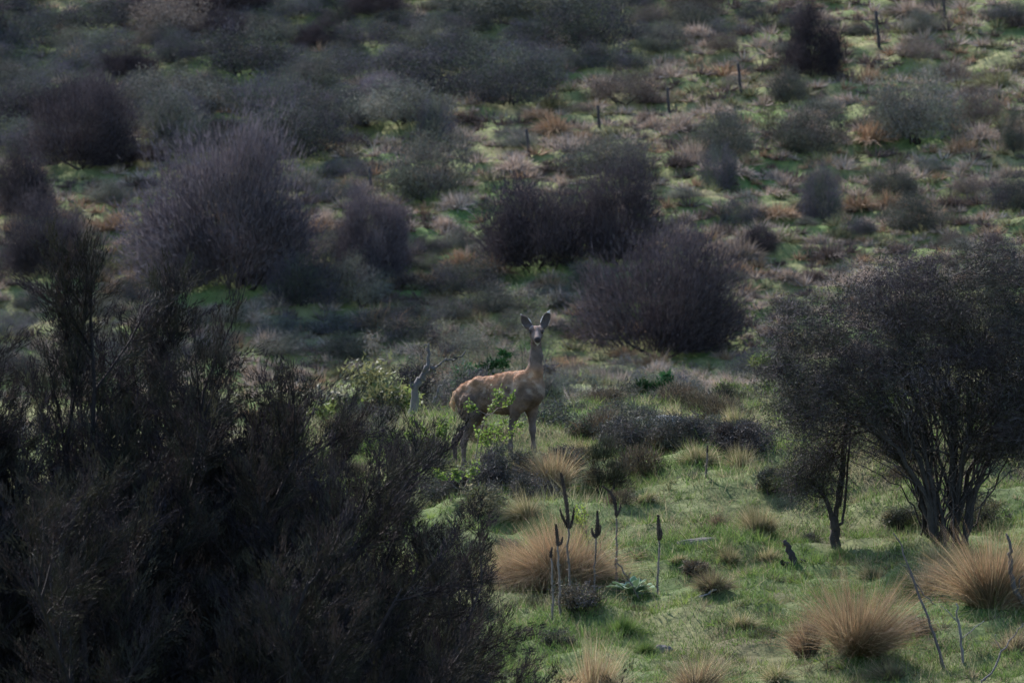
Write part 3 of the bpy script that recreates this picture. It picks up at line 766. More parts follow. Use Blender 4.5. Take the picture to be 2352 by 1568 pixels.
near_tussock(1430, 1460, 100, 56, 419, [(.10, .17, .03), (.13, .19, .045), (.09, .13, .03)], 1500, 'bright green grass clump below the woolly rosette', .55)
near_tussock(1480, 1500, 80, 48, 420, [(.08, .13, .03), (.11, .15, .045)], 1000, 'darker green grass clump beneath the bright green one', .5)
for k, (px, row, w, hh, lab) in enumerate([
    (1600, 1062, 130, 60, 'long pale grass in front of the scrub mound'), (1700, 1075, 120, 60, 'long pale grass between the low crest bush and the trees'),
    (1560, 970, 120, 60, 'long grass growing over the top of the mound'), (1690, 985, 130, 70, 'long pale grass above the low crest bush'),
    (1340, 1045, 90, 50, 'long pale grass right of the deer\'s front legs'), (1760, 1290, 90, 50, 'straw grass clump beside the broken stump'),
    (1560, 1290, 80, 44, 'straw grass clump left of the log'), (2010, 1330, 100, 50, 'straw grass clump below the forked trunk'),
    (1700, 1440, 110, 52, 'straw grass clump on the open grass below the pale stick'), (1780, 1560, 120, 60, 'straw grass clump at the bottom, left of the dead grass'),
    (1480, 1150, 80, 40, 'green-straw grass clump beside the olive bush'), (2150, 1290, 110, 60, 'dark grass at the foot of the large tree')]):
    near_tussock(px, row, w, hh, 430+k, STRAW+OLIVE+[(.11, .15, .05)], 900, lab, .5, .9, .005, 'grass_clump', 'grass')
near_tussock(1215, 1195, 150, 75, 421, STRAW+OLIVE, 1700, 'pale plumy grass leaning over the largest red tussock', .9)

# ------------------------------------------------------------------ mullein stalks, thistle, rosette
STK = np.array([.15, .12, .10]); HEADC = np.array([.055, .040, .033])
def mullein(pts, headfrom, seed, label, side=(), headr=.026):
    """pts: reference pixels from base to tip; headfrom = index where the seed head starts"""
    r = np.random.default_rng(seed)
    bx, d, bz = ground_at(pts[0][0], pts[0][1])
    def wp(p, dy=0): return np.array([X(p[0], d)-bx, dy, (784-p[1])*K*d-bz])
    e = empty('mullein_stalk', (bx, d, bz)); tag(e, label, 'mullein', 'dry mullein stalks in front of the red tussock')
    q = np.array([wp(p) for p in pts]); q[:, 1] += np.linspace(0, r.normal()*.05, len(q))
    tt = np.arange(len(q)); ti = np.linspace(0, headfrom, 12); tj = np.linspace(headfrom, len(q)-1, 9)
    f = lambda t: np.stack([np.interp(t, tt, q[:, i]) for i in range(3)], -1)
    s = f(ti)+r.normal(size=(12, 3))*.005; s[0, 2] -= .06
    g = Geo(); V, F = tube(s, np.linspace(.013, .009, 12)*r.uniform(.9, 1.1, 12), 6); g.add(V, F, STK*r.uniform(.85, 1.15))
    n = 90; i = np.minimum(r.integers(1, 11, n), r.integers(1, 14, n)); P = s[i]+r.normal(size=(n, 3))*.004      # papery leaf remnants
    g.add(*strips(P, nrm(r.normal(size=(n, 3))+np.array([0, 0, -.3])), r.uniform(.02, .05, n), r.uniform(.008, .016, n), None, 1, STK*1.2, r))
    mobj('stalk', g.mesh('mullein_stalk_mesh'), M_stalk, e)
    def head(pl, r0, nm):
        k = Geo(); m = len(pl)
        V, F = tube(pl, r0*np.interp(np.linspace(0, 1, m), [0, .12, .6, 1], [.5, .75, .7, .3]), 7); k.add(V, F, HEADC)
        L = np.linalg.norm(pl[-1]-pl[0]); nn = int(1500*L)+60; t = r.random(nn)*(m-1); ii = np.minimum(t.astype(int), m-2)
        P = pl[ii]+(pl[ii+1]-pl[ii])*(t-ii)[:, None]; ax = nrm(pl[ii+1]-pl[ii]); o = nrm(np.cross(ax, r.normal(size=(nn, 3))))
        w = np.interp(t/(m-1), [0, .12, .6, 1], [.7, 1, .9, .45])
        k.add(*strips(P+o*r0*.4*w[:, None], nrm(o+ax*.5), r0*.75*w*r.uniform(.7, 1.5, nn), r0*.42*np.ones(nn), None, 1, HEADC*r.uniform(.6, 1.9, (nn, 1)), r))
        mobj('seed_head', k.mesh(nm, False), M_stalk, e)
    head(f(tj), headr, 'mullein_head')
    for sp in side:
        pl = np.array([wp(p, r.normal()*.02) for p in sp]); t2 = np.linspace(0, len(pl)-1, 6)
        pl = np.stack([np.interp(t2, np.arange(len(pl)), pl[:, i]) for i in range(3)], -1)
        head(pl, headr*.72, 'mullein_side_head')
mullein([(1309, 1408), (1308, 1330), (1305, 1260), (1306, 1212), (1302, 1160), (1293, 1110), (1288, 1085)], 3, 501, 'tallest dry mullein stalk with a long dark seed head', [[(1306, 1214), (1293, 1190), (1286, 1170)], [(1308, 1214), (1316, 1190), (1319, 1165)]])
mullein([(1288, 1415), (1284, 1330), (1281, 1252), (1279, 1225), (1277, 1203)], 2, 502, 'thinner mullein stalk standing against the left of the tallest one', [[(1281, 1252), (1290, 1246), (1292, 1232)]], .024)
mullein([(1269, 1430), (1269, 1350), (1266, 1280), (1265, 1272), (1268, 1256)], 2, 503, 'shortest mullein stalk with a stubby head, nearest the dark shrub', [], .020)
mullein([(1364, 1384), (1366, 1310), (1369, 1233), (1373, 1205), (1372, 1172)], 2, 504, 'mullein stalk with clustered seed heads between the tallest and the bent one', [[(1369, 1233), (1378, 1222), (1379, 1205)], [(1368, 1235), (1361, 1225), (1359, 1212)]], .026)
mullein([(1417, 1346), (1416, 1270), (1416, 1188), (1414, 1165), (1411, 1146), (1400, 1128), (1383, 1115)], 2, 505, 'mullein stalk whose top is bent over sideways', [[(1416, 1186), (1423, 1172), (1426, 1156)]], .022)
mullein([(1510, 1368), (1512, 1300), (1514, 1240), (1513, 1210), (1512, 1182)], 2, 506, 'lone upright mullein stalk standing apart on the open grass', [[(1514, 1240), (1519, 1230), (1519, 1215)]], .026)
mullein([(1622, 1100), (1623, 1062), (1624, 1040), (1625, 1022)], 2, 507, 'thin distant mullein stalk on the grass before the grey scrub mound', [], .014)

def rosette():
    r = np.random.default_rng(88); x, d, z = ground_at(1450, 1374)
    e = empty('mullein_rosette', (x, d, z)); tag(e, 'low rosette of broad woolly grey-green leaves with pale edges', 'rosette')
    for k in range(17):
        az = 2*np.pi*k/17*2.4+r.normal()*.2; inner = k/17; L = (.40-.16*inner)*r.uniform(.85, 1.15); w = L*.40; el = .25+.85*inner+r.normal()*.1
        t = np.linspace(0, 1, 9)[:, None]; u = np.linspace(-1, 1, 7)[None]
        prof = np.interp(t, [0, .15, .45, .75, 1], [.12, .4, 1, .8, .02])
        a = t*L; bend = -.55*L*t*t
        px = (a*np.cos(el)); pz = a*np.sin(el)+bend*np.cos(el)*.5+np.abs(u)**1.5*prof*w*.16+.012*np.sin(t*9)*u
        py = u*prof*w*.5
        V = np.stack([px+0*py, py, pz+0*py], -1).reshape(-1, 3)
        V = np.stack([V[:, 0]*np.cos(az)-V[:, 1]*np.sin(az), V[:, 0]*np.sin(az)+V[:, 1]*np.cos(az), V[:, 2]+.03], -1)
        i = np.arange(8)[:, None]*7; j = np.arange(6)[None]; F = np.stack([i+j, i+j+1, i+8, i+7], -1) if False else np.stack([i+j, i+j+1, i+7+j+1, i+7+j], -1)
        F = F.reshape(-1, 4)
        edge = (np.abs(np.broadcast_to(u, (9, 7))) > .9).reshape(-1, 1); c = np.where(edge, np.array([.34, .40, .30]), np.array([.115, .175, .088])*r.uniform(.85, 1.15))
        mobj('leaf', make_mesh('rosette_leaf', V, F, c), M_felt, e)
rosette()

def sticks(name, label, cat, paths, base, col, r0, seed, m=None, jit=.008, group=None):
    """dead sticks: list of pixel polylines; the first is the main one"""
    r = np.random.default_rng(seed); bx, d, bz = ground_at(*base)
    g = Geo()
    for k, (pl, ra, rb) in enumerate(paths):
        q = np.array([[X(p[0], d)-bx, (p[2] if len(p) > 2 else 0), (784-p[1])*K*d-bz] for p in pl])
        tt = np.arange(len(q)); ti = np.linspace(0, len(q)-1, 3*len(q))
        q = np.stack([np.interp(ti, tt, q[:, i]) for i in range(3)], -1)+r.normal(size=(len(ti), 3))*jit
        V, F = tube(q, np.linspace(ra, rb, len(ti))*r.uniform(.88, 1.12, len(ti)), 6); g.add(V, F, np.array(col)*r.uniform(.85, 1.15))
    o = mobj(name, g.mesh(name), m or M_deadw, None, (bx, d, bz)); tag(o, label, cat, group); return o
sticks('dead_branch', 'long thin dead branch leaning from the grass towards the thorny tree', 'branch',
       [([(2168, 1540), (2150, 1470), (2125, 1400), (2095, 1325), (2070, 1260), (2052, 1222)], .018, .006), ([(2095, 1325), (2120, 1365), (2150, 1390)], .007, .004), ([(2110, 1362), (2080, 1300), (2065, 1290)], .005, .003)], (2168, 1540), (.11, .09, .085), .02, 601)
sticks('dead_branch', 'short grey forked dead branch standing before the bramble', 'branch',
       [([(2210, 1528), (2208, 1470), (2198, 1420), (2196, 1385)], .016, .008), ([(2200, 1430), (2175, 1400), (2160, 1392)], .006, .003), ([(2205, 1470), (2240, 1440), (2260, 1425)], .006, .003)], (2210, 1528), (.17, .15, .14), .02, 602)
sticks('dead_branch', 'thick dark crooked dead stem at the right edge', 'branch',
       [([(2385, 1440), (2352, 1385), (2328, 1350), (2320, 1290), (2322, 1260), (2312, 1222)], .038, .014), ([(2335, 1365), (2345, 1330), (2352, 1320)], .01, .005)], (2360, 1420), (.075, .062, .056), .03, 603)
sticks('dead_branch', 'slender bare dead twigs in the bottom right corner', 'branch',
       [([(2262, 1560), (2300, 1500), (2330, 1455), (2352, 1430)], .010, .004), ([(2300, 1500), (2290, 1470), (2285, 1455)], .005, .003), ([(2240, 1590), (2262, 1560)], .012, .01)], (2262, 1575), (.12, .10, .10), .02, 604)
sticks('tree_stump', 'short dark broken stump leaning in the grass beside the forked trunk', 'stump',
       [([(1826, 1300), (1818, 1275), (1808, 1252), (1802, 1240)], .048, .024), ([(1795, 1292), (1826, 1296), (1850, 1290)], .030, .02)], (1822, 1298), (.055, .045, .040), .05, 605, M_wood)
sticks('fallen_stick', 'pale bleached stick lying in the grass below the dark clump', 'stick',
       [([(1598, 1376), (1625, 1363), (1645, 1352)], .008, .014)], (1620, 1374), (.22, .20, .20), .02, 606)
sticks('thistle_stalk', 'dry thistle stem slanting over the woolly rosette', 'thistle',
       [([(1468, 1380), (1455, 1350), (1434, 1314), (1420, 1292), (1413, 1282)], .011, .006), ([(1440, 1324), (1446, 1318), (1447, 1314)], .005, .004), ([(1450, 1345), (1440, 1338), (1436, 1330)], .005, .004)], (1468, 1380), (.11, .085, .07), .012, 607)
sticks('dry_twig', 'thin dark dry twig leaning between two mullein stalks', 'twig',
       [([(1393, 1308), (1386, 1270), (1374, 1238)], .007, .005)], (1393, 1312), (.05, .042, .04), .01, 608)

def lump(name, label, cat, px, row, size, seed, col, m=M_rock, rot=0., flat=.6):
    """weathered boulder / log: an uneven ellipsoid"""
    r = np.random.default_rng(seed); x, d, z = ground_at(px, row)
    u, v = np.meshgrid(np.linspace(0, 2*np.pi, 29)[:-1], np.linspace(-np.pi/2, np.pi/2, 15))
    p = np.stack([np.cos(u)*np.cos(v), np.sin(u)*np.cos(v), np.sin(v)], -1).reshape(-1, 3)
    q = 1+.35*fbm(p[:, 0]*1.8+seed, p[:, 1]*1.8+p[:, 2]*2.3, seed, 3)+.12*fbm(p[:, 0]*6, p[:, 2]*6+p[:, 1]*4, seed+5, 2)
    p = np.sign(p)*np.abs(p)**.8*q[:, None]*np.array(size)
    i = np.arange(14)[:, None]*28; j = np.arange(28)[None]; F = np.stack([i+j, i+(j+1) % 28, i+28+(j+1) % 28, i+28+j], -1).reshape(-1, 4)
    me = make_mesh(name, p, F, np.array(col)*(1+.25*fbm(p[:, 0]*20, p[:, 2]*20, seed+9, 2))[:, None])
    o = mobj(name, me, m, None, (x, d, z+size[2]*.25)); o.rotation_euler = (0, rot, r.uniform(-.3, .3)); tag(o, label, cat); return o
lump('fallen_log', 'grey weathered log half sunk in the grass below the brown tuft', 'log', 1600, 1258, (.25, .08, .06), 611, (.10, .085, .08), M_deadw, -.1)
lump('boulder', 'grey lichen-spotted rock lying in the scrub mound', 'rock', 1508, 990, (.34, .2, .14), 612, (.20, .20, .19))
lump('small_rock', 'small dark stone in the grass below the forked trunk', 'rock', 1520, 1500, (.10, .08, .06), 613, (.09, .08, .08))

# ------------------------------------------------------------------ small bushes on the near slope and by the deer
GRN = [(.13, .20, .035), (.17, .24, .05), (.10, .16, .03), (.20, .25, .06)]
PUR = [(.070, .061, .058), (.088, .074, .068), (.058, .056, .046), (.086, .082, .062)]
def low_bush(px, row, wpx, hpx, seed, pal, style, n, label, sprig=(.05, .008), name='scrub_bush', cat='bush', m=None, d=None):
    if d is None: x, d, z = ground_at(px, row)
    else: x = X(px, d); z = hs(x, d)
    w = wpx*K*d*.5; hg = hpx*K*d
    c, s = shrub_meshes(name+'%d' % seed, seed, w, hg, n, style, pal, sprig, 10)
    e = thing2(name, c, s, m or M_twig, (x, d, z)); tag(e, label, cat); return e
low_bush(1165, 1120, 125, 100, 701, PUR, 'round', 9000, 'low dark purple-grey bush in front of the deer\'s feet')
low_bush(1392, 1135, 100, 125, 702, [(.065, .062, .035), (.08, .065, .045), (.06, .06, .03)], 'broom', 6000, 'upright twiggy olive bush between the straw tussock and the open grass')
low_bush(1470, 1035, 175, 105, 703, PUR+[(.10, .10, .06)], 'round', 10000, 'grey rounded scrub mound on the crest, larger half')
low_bush(1570, 1030, 130, 95, 704, PUR+[(.08, .085, .05)], 'round', 8000, 'grey rounded scrub mound on the crest, smaller half beside the boulder')
low_bush(1695, 1035, 105, 62, 705, [(.05, .042, .036), (.065, .052, .045)], 'round', 6000, 'dark low bush on the crest between the mound and the large tree')
low_bush(1652, 955, 80, 62, 706, [(.05, .045, .04), (.06, .06, .035)], 'broom', 3500, 'small dark bush in long grass behind the crest', d=117.5)
low_bush(2060, 1130, 60, 60, 707, [(.05, .065, .035), (.06, .07, .04)], 'round', 3000, 'small green bush behind the gap under the large tree', d=109)
low_bush(2330, 1190, 90, 120, 708, [(.07, .085, .035), (.09, .09, .05)], 'broom', 4500, 'olive bush behind the large tree at the right edge', d=109.5)

MIX = PUR+[(.09, .10, .06), (.075, .08, .05)]
for k, (px, row, w, hh, pal, lab) in enumerate([
    (985, 1080, 120, 42, MIX, 'grey-green low scrub behind the deer\'s hind feet'),
    (930, 1060, 150, 85, GRN+MIX, 'green-grey low scrub halfway between the dead tree and the plumes'),
    (850, 1045, 150, 90, MIX, 'purplish low scrub beside the plumes below the yellow-green bush'),
    (1085, 1125, 110, 62, PUR, 'purple-grey low scrub below the deer\'s hind feet'),
    (1015, 1150, 120, 50, MIX, 'grey low scrub at the edge of the plumes below the deer'),
    (1110, 1185, 120, 70, MIX+OLIVE, 'olive-grey low scrub between the plumes and the pale plumy grass'),
    (1215, 1150, 95, 66, PUR, 'dark low scrub under the pale straw tussock'),
    (1300, 1075, 80, 55, MIX, 'small grey scrub right behind the straw tussock'),
    (1420, 1020, 90, 62, MIX, 'grey scrub at the left end of the mound'),
    (1640, 1015, 80, 55, MIX, 'grey scrub at the right end of the mound'),
    (1345, 1010, 70, 45, MIX, 'low grey scrub on the crest near the deer\'s chest'),
    (1775, 1130, 70, 55, MIX+OLIVE, 'weedy scrub at the edge of the small tree\'s crown'),
    (2250, 1215, 110, 60, OLIVE+MIX, 'weedy scrub behind the stems of the large tree'),
    (2070, 1215, 90, 50, OLIVE+MIX, 'weedy scrub left of the stems of the large tree'),
    (1600, 1325, 60, 36, BROWN, 'dead brown weeds above the dark clump'),
    (1330, 1400, 110, 50, BROWN+MIX, 'dark weeds at the feet of the mullein stalks'),
    (2100, 1470, 80, 50, OLIVE+BROWN, 'weeds between the big rusty tussock and the bramble'),
    ]):
    low_bush(px, row, w, hh, 730+k, pal, 'round', 3600, lab, (.045, .009), 'low_scrub', 'scrub')

def cane_bush(name, label, cat, cane_px, base, d, nleaf, seed, pal=GRN, leaf=(.038, .022), spread=.09, woodc=(.14, .11, .09)):
    bx = X(base[0], d); bz = hs(bx, d); r = np.random.default_rng(seed); st = []
    for pl in cane_px:
        q = np.array([[X(p[0], d)-bx, (p[2] if len(p) > 2 else 0), (784-p[1])*K*d-bz] for p in pl])
        ti = np.linspace(0, len(q)-1, 9); q = np.stack([np.interp(ti, np.arange(len(q)), q[:, i]) for i in range(3)], -1)
        q[:, 1] += np.linspace(0, r.normal()*.12, 9); st.append(q+r.normal(size=q.shape)*.008)
    lv, wd = leafy_sprigs(name+str(seed), seed, st, nleaf, leaf, pal, spread, woodc)
    e = thing2(name, lv, wd, M_rose, (bx, d, bz), cname='leaves', sname='canes', ms=M_stalk); tag(e, label, cat)
cane_bush('briar_rose', 'young green briar rose growing in front of the deer\'s belly', 'briar',
          [[(1088, 1075), (1098, 1000), (1118, 952), (1140, 925), (1150, 890)], [(1118, 952), (1090, 940), (1078, 938)], [(1118, 952), (1150, 935), (1172, 922), (1178, 905)], [(1130, 940), (1150, 915), (1140, 905)]], (1088, 1075), 108.9, 420, 711)
cane_bush('briar_rose', 'low bright green briar under the deer\'s belly', 'briar',
          [[(1110, 1060), (1118, 1010), (1130, 975)], [(1120, 1060), (1140, 1000), (1160, 968)], [(1105, 1060), (1105, 1010), (1095, 990)], [(1125, 1060), (1170, 1000), (1200, 972)]], (1112, 1062), 109.2, 520, 712)
cane_bush('briar_rose', 'green briar rose spreading beside the deer\'s hind legs', 'briar',
          [[(1000, 1045), (985, 1005), (965, 975), (945, 962)], [(1005, 1045), (1005, 1000), (1012, 968)], [(1000, 1045), (970, 1015), (930, 995)], [(1008, 1045), (1022, 1000), (1026, 965)]], (1000, 1050), 111.2, 750, 713)
cane_bush('briar_rose', 'pale green briar growing beneath the deer\'s hind feet', 'briar',
          [[(1060, 1120), (1050, 1098), (1042, 1078)], [(1065, 1120), (1080, 1090), (1090, 1068)], [(1050, 1120), (1020, 1100), (1000, 1082)]], (1060, 1120), 107.8, 420, 714)
cane_bush('briar_rose', 'slim yellow-green briar shoot beside the tallest mullein stalk', 'briar',
          [[(1352, 1330), (1350, 1250), (1335, 1200), (1322, 1160)], [(1348, 1240), (1345, 1195), (1340, 1165)], [(1345, 1225), (1328, 1195), (1322, 1185)]], (1352, 1340), 103.4, 260, 715, [(.20, .27, .04), (.24, .30, .06)], (.030, .016), .07)
cane_bush('bramble', 'dark tangled bramble with small yellowish leaves before the orange tussock', 'bramble',
          [[(2190, 1450), (2170, 1390), (2150, 1340)], [(2200, 1450), (2200, 1390), (2190, 1330)], [(2215, 1450), (2235, 1390), (2230, 1350)], [(2230, 1450), (2270, 1400), (2280, 1370)], [(2190, 1450), (2150, 1410), (2130, 1400)], [(2240, 1450), (2290, 1430), (2310, 1400)], [(2210, 1450), (2250, 1420), (2260, 1390)]], (2210, 1455), 100.6, 520, 716, [(.16, .15, .05), (.20, .17, .07), (.12, .11, .04)], (.030, .020), .12, (.05, .035, .03))

# low scrub strewn over the crest and the near slope
NS = {}
for i, (nm, pal) in enumerate((('grey-violet', PUR), ('grey-green', MIX), ('olive', [(.11, .11, .055), (.14, .13, .07), (.09, .09, .05)]), ('dark', [(.05, .043, .04), (.065, .055, .05)]), ('brown', BROWN))):
    c, t_ = shrub_meshes('near_scrub%d' % i, 760+i, .30, .34, 3400, 'round' if i % 2 else 'broom', pal, (.05, .009), 7); c.materials.append(M_twig); t_.materials.append(M_wood); NS[nm] = (c, t_)
NMARK = [(1150, 1000, 'the deer'), (1510, 985, 'the grey scrub mound'), (1392, 1080, 'the twiggy olive bush'), (1300, 1250, 'the largest red tussock'), (1920, 1150, 'the slim forked trunk'), (2170, 1150, 'the large tree'), (1960, 1420, 'the big rusty tussock'), (930, 1000, 'the dead tree'), (1600, 1240, 'the grey log')]
r = np.random.default_rng(64); got = []; near_names = []
for _ in range(4000):
    d = r.uniform(98, 124); x = r.uniform(-2.6, 6.4); z = hs(x, d); px, row = pix(x, d, z)
    if not (780 < px < 2400 and row < 1560): continue
    up_ = row < 1110 or px < 1230
    if not up_ and r.random() < .93: continue
    k = r.uniform(.45, 1.25) if up_ else r.uniform(.3, .6)
    if d < 111 and 1015 < px < 1290 and row < 1150: continue
    if 870 < px < 1080 and row < 1030: continue
    if any((x-a)**2+(d-b)**2 < (.34*(k+c)+.12)**2 for a, b, c in got): continue
    got.append((x, d, k)); nm = r.choice(list(NS)); c, t_ = NS[nm]
    e = empty('low_scrub', (x, d, z-.02), r.uniform(0, 6.28), (k, k, k*r.uniform(.7, 1.1)))
    for q, me in (('crown', c), ('stems', t_)): o = bpy.data.objects.new(q, me); COL.objects.link(o); o.parent = e
    tag(e, 'x', 'scrub', 'low scrub strewn over the crest'); near_names.append((e, px, row-20, nm))
    if len(got) >= 125: break

# ------------------------------------------------------------------ middle distance: dead snag and bushes behind the deer
def snag():
    d = 137.0; r = np.random.default_rng(91); bx = X(951, d); bz = hs(bx, d)
    def wp(p): return np.array([X(p[0], d)-bx, p[2] if len(p) > 2 else 0, (784-p[1])*K*d-bz])
    e = empty('dead_tree', (bx, d, bz)); tag(e, 'bleached grey dead tree with bare forked limbs left of the deer', 'dead tree')
    def limb(nm, pl, ra, rb):
        q = np.array([wp(p) for p in pl]); ti = np.linspace(0, len(q)-1, 4*len(q)); q = np.stack([np.interp(ti, np.arange(len(q)), q[:, i]) for i in range(3)], -1)+r.normal(size=(len(ti), 3))*.018
        g = Geo(); V, F = tube(q, np.linspace(ra, rb, len(ti))*r.uniform(.8, 1.2, len(ti)), 7); g.add(V, F, np.array([.078, .070, .070])*r.uniform(.85, 1.1)); mobj(nm, g.mesh('snag_'+nm), M_deadw, e)
    limb('trunk', [(946, 985), (951, 930), (953, 885), (968, 868), (981, 852), (983, 820), (985, 788)], .075, .014)
    limb('limb', [(968, 868), (990, 850), (1010, 838), (1022, 828)], .030, .012)
    limb('limb', [(1022, 828, .1), (1042, 828, .2), (1068, 806, .3)], .018, .008)
    limb('limb', [(953, 900), (942, 880), (940, 862)], .024, .010)
    limb('limb', [(995, 925, .4), (1005, 898, .4), (1022, 872, .4)], .020, .010)
    limb('limb', [(985, 812), (978, 800), (976, 796)], .012, .008)
snag()
def mid_bush(px, d, toprow, wpx, seed, pal, style, n, label, sprig=(.10, .018), m=None, name='scrub_bush', cat='bush'):
    x = X(px, d); z = hs(x, d); hg = max(.5, (784-toprow)*K*d-z); w = wpx*K*d*.5
    c, s = shrub_meshes(name+'m%d' % seed, seed, w, hg, n, style, pal, sprig, 9)
    e = thing2(name, c, s, m or M_leaf, (x, d, z)); tag(e, label, cat); return e
YG = [(.105, .135, .036), (.13, .15, .045), (.085, .105, .032), (.10, .10, .045)]
DK = [(.050, .044, .046), (.062, .052, .055), (.045, .045, .035)]
GG = [(.10, .105, .062), (.12, .115, .08), (.085, .085, .065), (.11, .095, .08)]
DG = [(.025, .065, .022), (.032, .08, .028), (.02, .05, .02)]
mid_bush(880, 150, 795, 200, 801, YG, 'round', 12000, 'bright yellow-green leafy bush behind the bleached dead tree', (.10, .05), M_rose)
mid_bush(760, 146, 800, 150, 802, YG+GG, 'round', 8000, 'yellow-green bush half hidden by the feathery plumes', (.10, .045), M_rose)
mid_bush(935, 156, 850, 180, 803, DK, 'round', 9000, 'dark bush directly behind the foot of the dead tree')
mid_bush(1060, 160, 818, 190, 804, DK+PUR, 'round', 11000, 'dark purplish bush above the deer\'s rump')
mid_bush(1085, 172, 798, 80, 805, DG, 'round', 4500, 'dark green conifer-like bush above the deer\'s back', (.10, .045), M_leaf)
mid_bush(1138, 174, 788, 70, 806, DG, 'round', 4000, 'dark green bush nearest the deer\'s neck', (.10, .045), M_leaf)
mid_bush(1500, 205, 838, 62, 807, DG, 'round', 3500, 'vivid dark green bush under the brown brushy shrub, the nearer one to the deer', (.12, .05), M_leaf)
mid_bush(1540, 207, 832, 50, 808, DG, 'round', 3000, 'vivid dark green bush under the brown brushy shrub, the one away from the deer', (.12, .05), M_leaf)
mid_bush(1262, 168, 840, 75, 809, GG+DK, 'round', 4500, 'grey-green bush touching the deer\'s neck from behind')
mid_bush(1350, 190, 850, 90, 810, GG, 'round', 5000, 'grey bush in the dip beyond the deer\'s chest')
mid_bush(1255, 140, 945, 110, 811, DK, 'round', 5500, 'dark bush behind the deer\'s front legs')
mid_bush(1420, 165, 890, 120, 812, GG+PUR, 'round', 6000, 'grey-purple bush between the deer and the scrub mound')
mid_bush(1330, 145, 950, 90, 813, GG, 'round', 4000, 'low grey-green bush behind the crest beside the scrub mound')
mid_bush(1700, 170, 855, 110, 814, GG+YG, 'round', 5500, 'grey-green bush next to the crown of the large tree')
mid_bush(1745, 185, 790, 90, 815, YG+GG, 'round', 4500, 'yellowish bush against the crown edge of the large tree')
mid_bush(870, 200, 745, 150, 816, GG, 'round', 6500, 'grey-green bush above the yellow-green one')
mid_bush(1000, 225, 690, 150, 817, GG+DK, 'round', 6500, 'grey bush above the dead tree')
mid_bush(1120, 235, 715, 130, 818, GG, 'round', 6000, 'soft grey-green bush left of the deer\'s raised ear')
mid_bush(690, 205, 770, 160, 819, GG+DK, 'round', 6500, 'grey bush showing through the feathery plumes')
mid_bush(1210, 250, 640, 150, 820, GG, 'round', 6500, 'grey-green bush straight above the deer\'s head')

# ------------------------------------------------------------------ the far hillside
POSTS = [((849, 388), (853, 440)), ((1209, 300), (1218, 364)), ((1373, 246), (1378, 294)), ((1533, 203), (1538, 260)), ((1695, 150), (1705, 224)), ((2012, 33), (2021, 115)), ((2166, -18), (2172, 47))]
ORD = ['first', 'second', 'third', 'fourth', 'fifth', 'sixth', 'seventh', 'eighth', 'ninth', 'tenth', 'eleventh', 'twelfth', 'thirteenth', 'fourteenth', 'fifteenth', 'sixteenth', 'seventeenth', 'eighteenth', 'nineteenth', 'twentieth']
marks = []          # (px, row, phrase) landmarks for wording labels
r = np.random.default_rng(31)
for k, (a, b) in enumerate(POSTS):
    x, d, z = ground_at(b[0], b[1], 286)
    L = (b[1]-a[1])*K*d+.12; dx = (a[0]-b[0])*K*d
    q = np.stack([np.linspace(0, dx, 6), np.linspace(0, .04, 6), np.linspace(-.25, L-.1, 6)], -1)+r.normal(size=(6, 3))*.006
    g = Geo(); V, F = tube(q, np.linspace(.055, .046, 6)*r.uniform(.92, 1.08, 6), 7); g.add(V, F, np.array([.045, .040, .040]))
    o = mobj('fence_post', g.mesh('fence_post'), M_post, None, (x, d, z))
    tag(o, 'dark leaning fence post on the hillside, %s from the left of the line' % ORD[k], 'fence post', 'fence posts crossing the hillside')
    marks.append((b[0], (a[1]+b[1])/2, 'the %s fence post from the left' % ORD[k]))

PROTO = {}
def proto(key, seed, w, hg, n, style, pal, sprig):
    c, s = shrub_meshes('hill_'+key, seed, w, hg, n, style, pal, sprig, 9); c.materials.append(M_leaf); s.materials.append(M_wood)
    PROTO[key] = (c, s, w, hg)
PURB = [(.118, .097, .110), (.142, .118, .128), (.096, .082, .092)]
DKB = [(.046, .038, .044), (.058, .047, .050), (.038, .032, .036)]
GRB = [(.100, .104, .076), (.124, .118, .094), (.080, .084, .068), (.104, .094, .088)]
VIO = [(.070, .063, .078), (.090, .078, .090), (.056, .060, .054), (.068, .078, .056)]
BRO = [(.125, .098, .080), (.145, .115, .098), (.10, .084, .072)]
for i in range(3):
    proto('purple%d' % i, 901+i, 1.9, 2.6, 42000, 'broom', PURB, (.14, .022))
    proto('dark%d' % i, 911+i, 1.9, 2.4, 34000, 'broom', DKB, (.13, .023))
    proto('green%d' % i, 921+i, 1.4, 1.6, 11000, 'round', GRB, (.11, .026))
    proto('violet%d' % i, 931+i, 1.7, 1.7, 13000, 'broom' if i == 1 else 'round', VIO, (.12, .026))
    proto('brown%d' % i, 941+i, 1.6, 1.3, 9000, 'round', BRO, (.12, .026))
def hill_shrub(key, x, d, w, hg, label, group, rot):
    c, s, pw, ph = PROTO[key]; e = empty('hill_shrub', (x, d, hs(x, d)-.03), rot, (w/pw, w/pw, hg/ph))
    for nm, me in (('crown', c), ('stems', s)):
        o = bpy.data.objects.new(nm, me); COL.objects.link(o); o.parent = e
    tag(e, label, 'shrub', group); return e
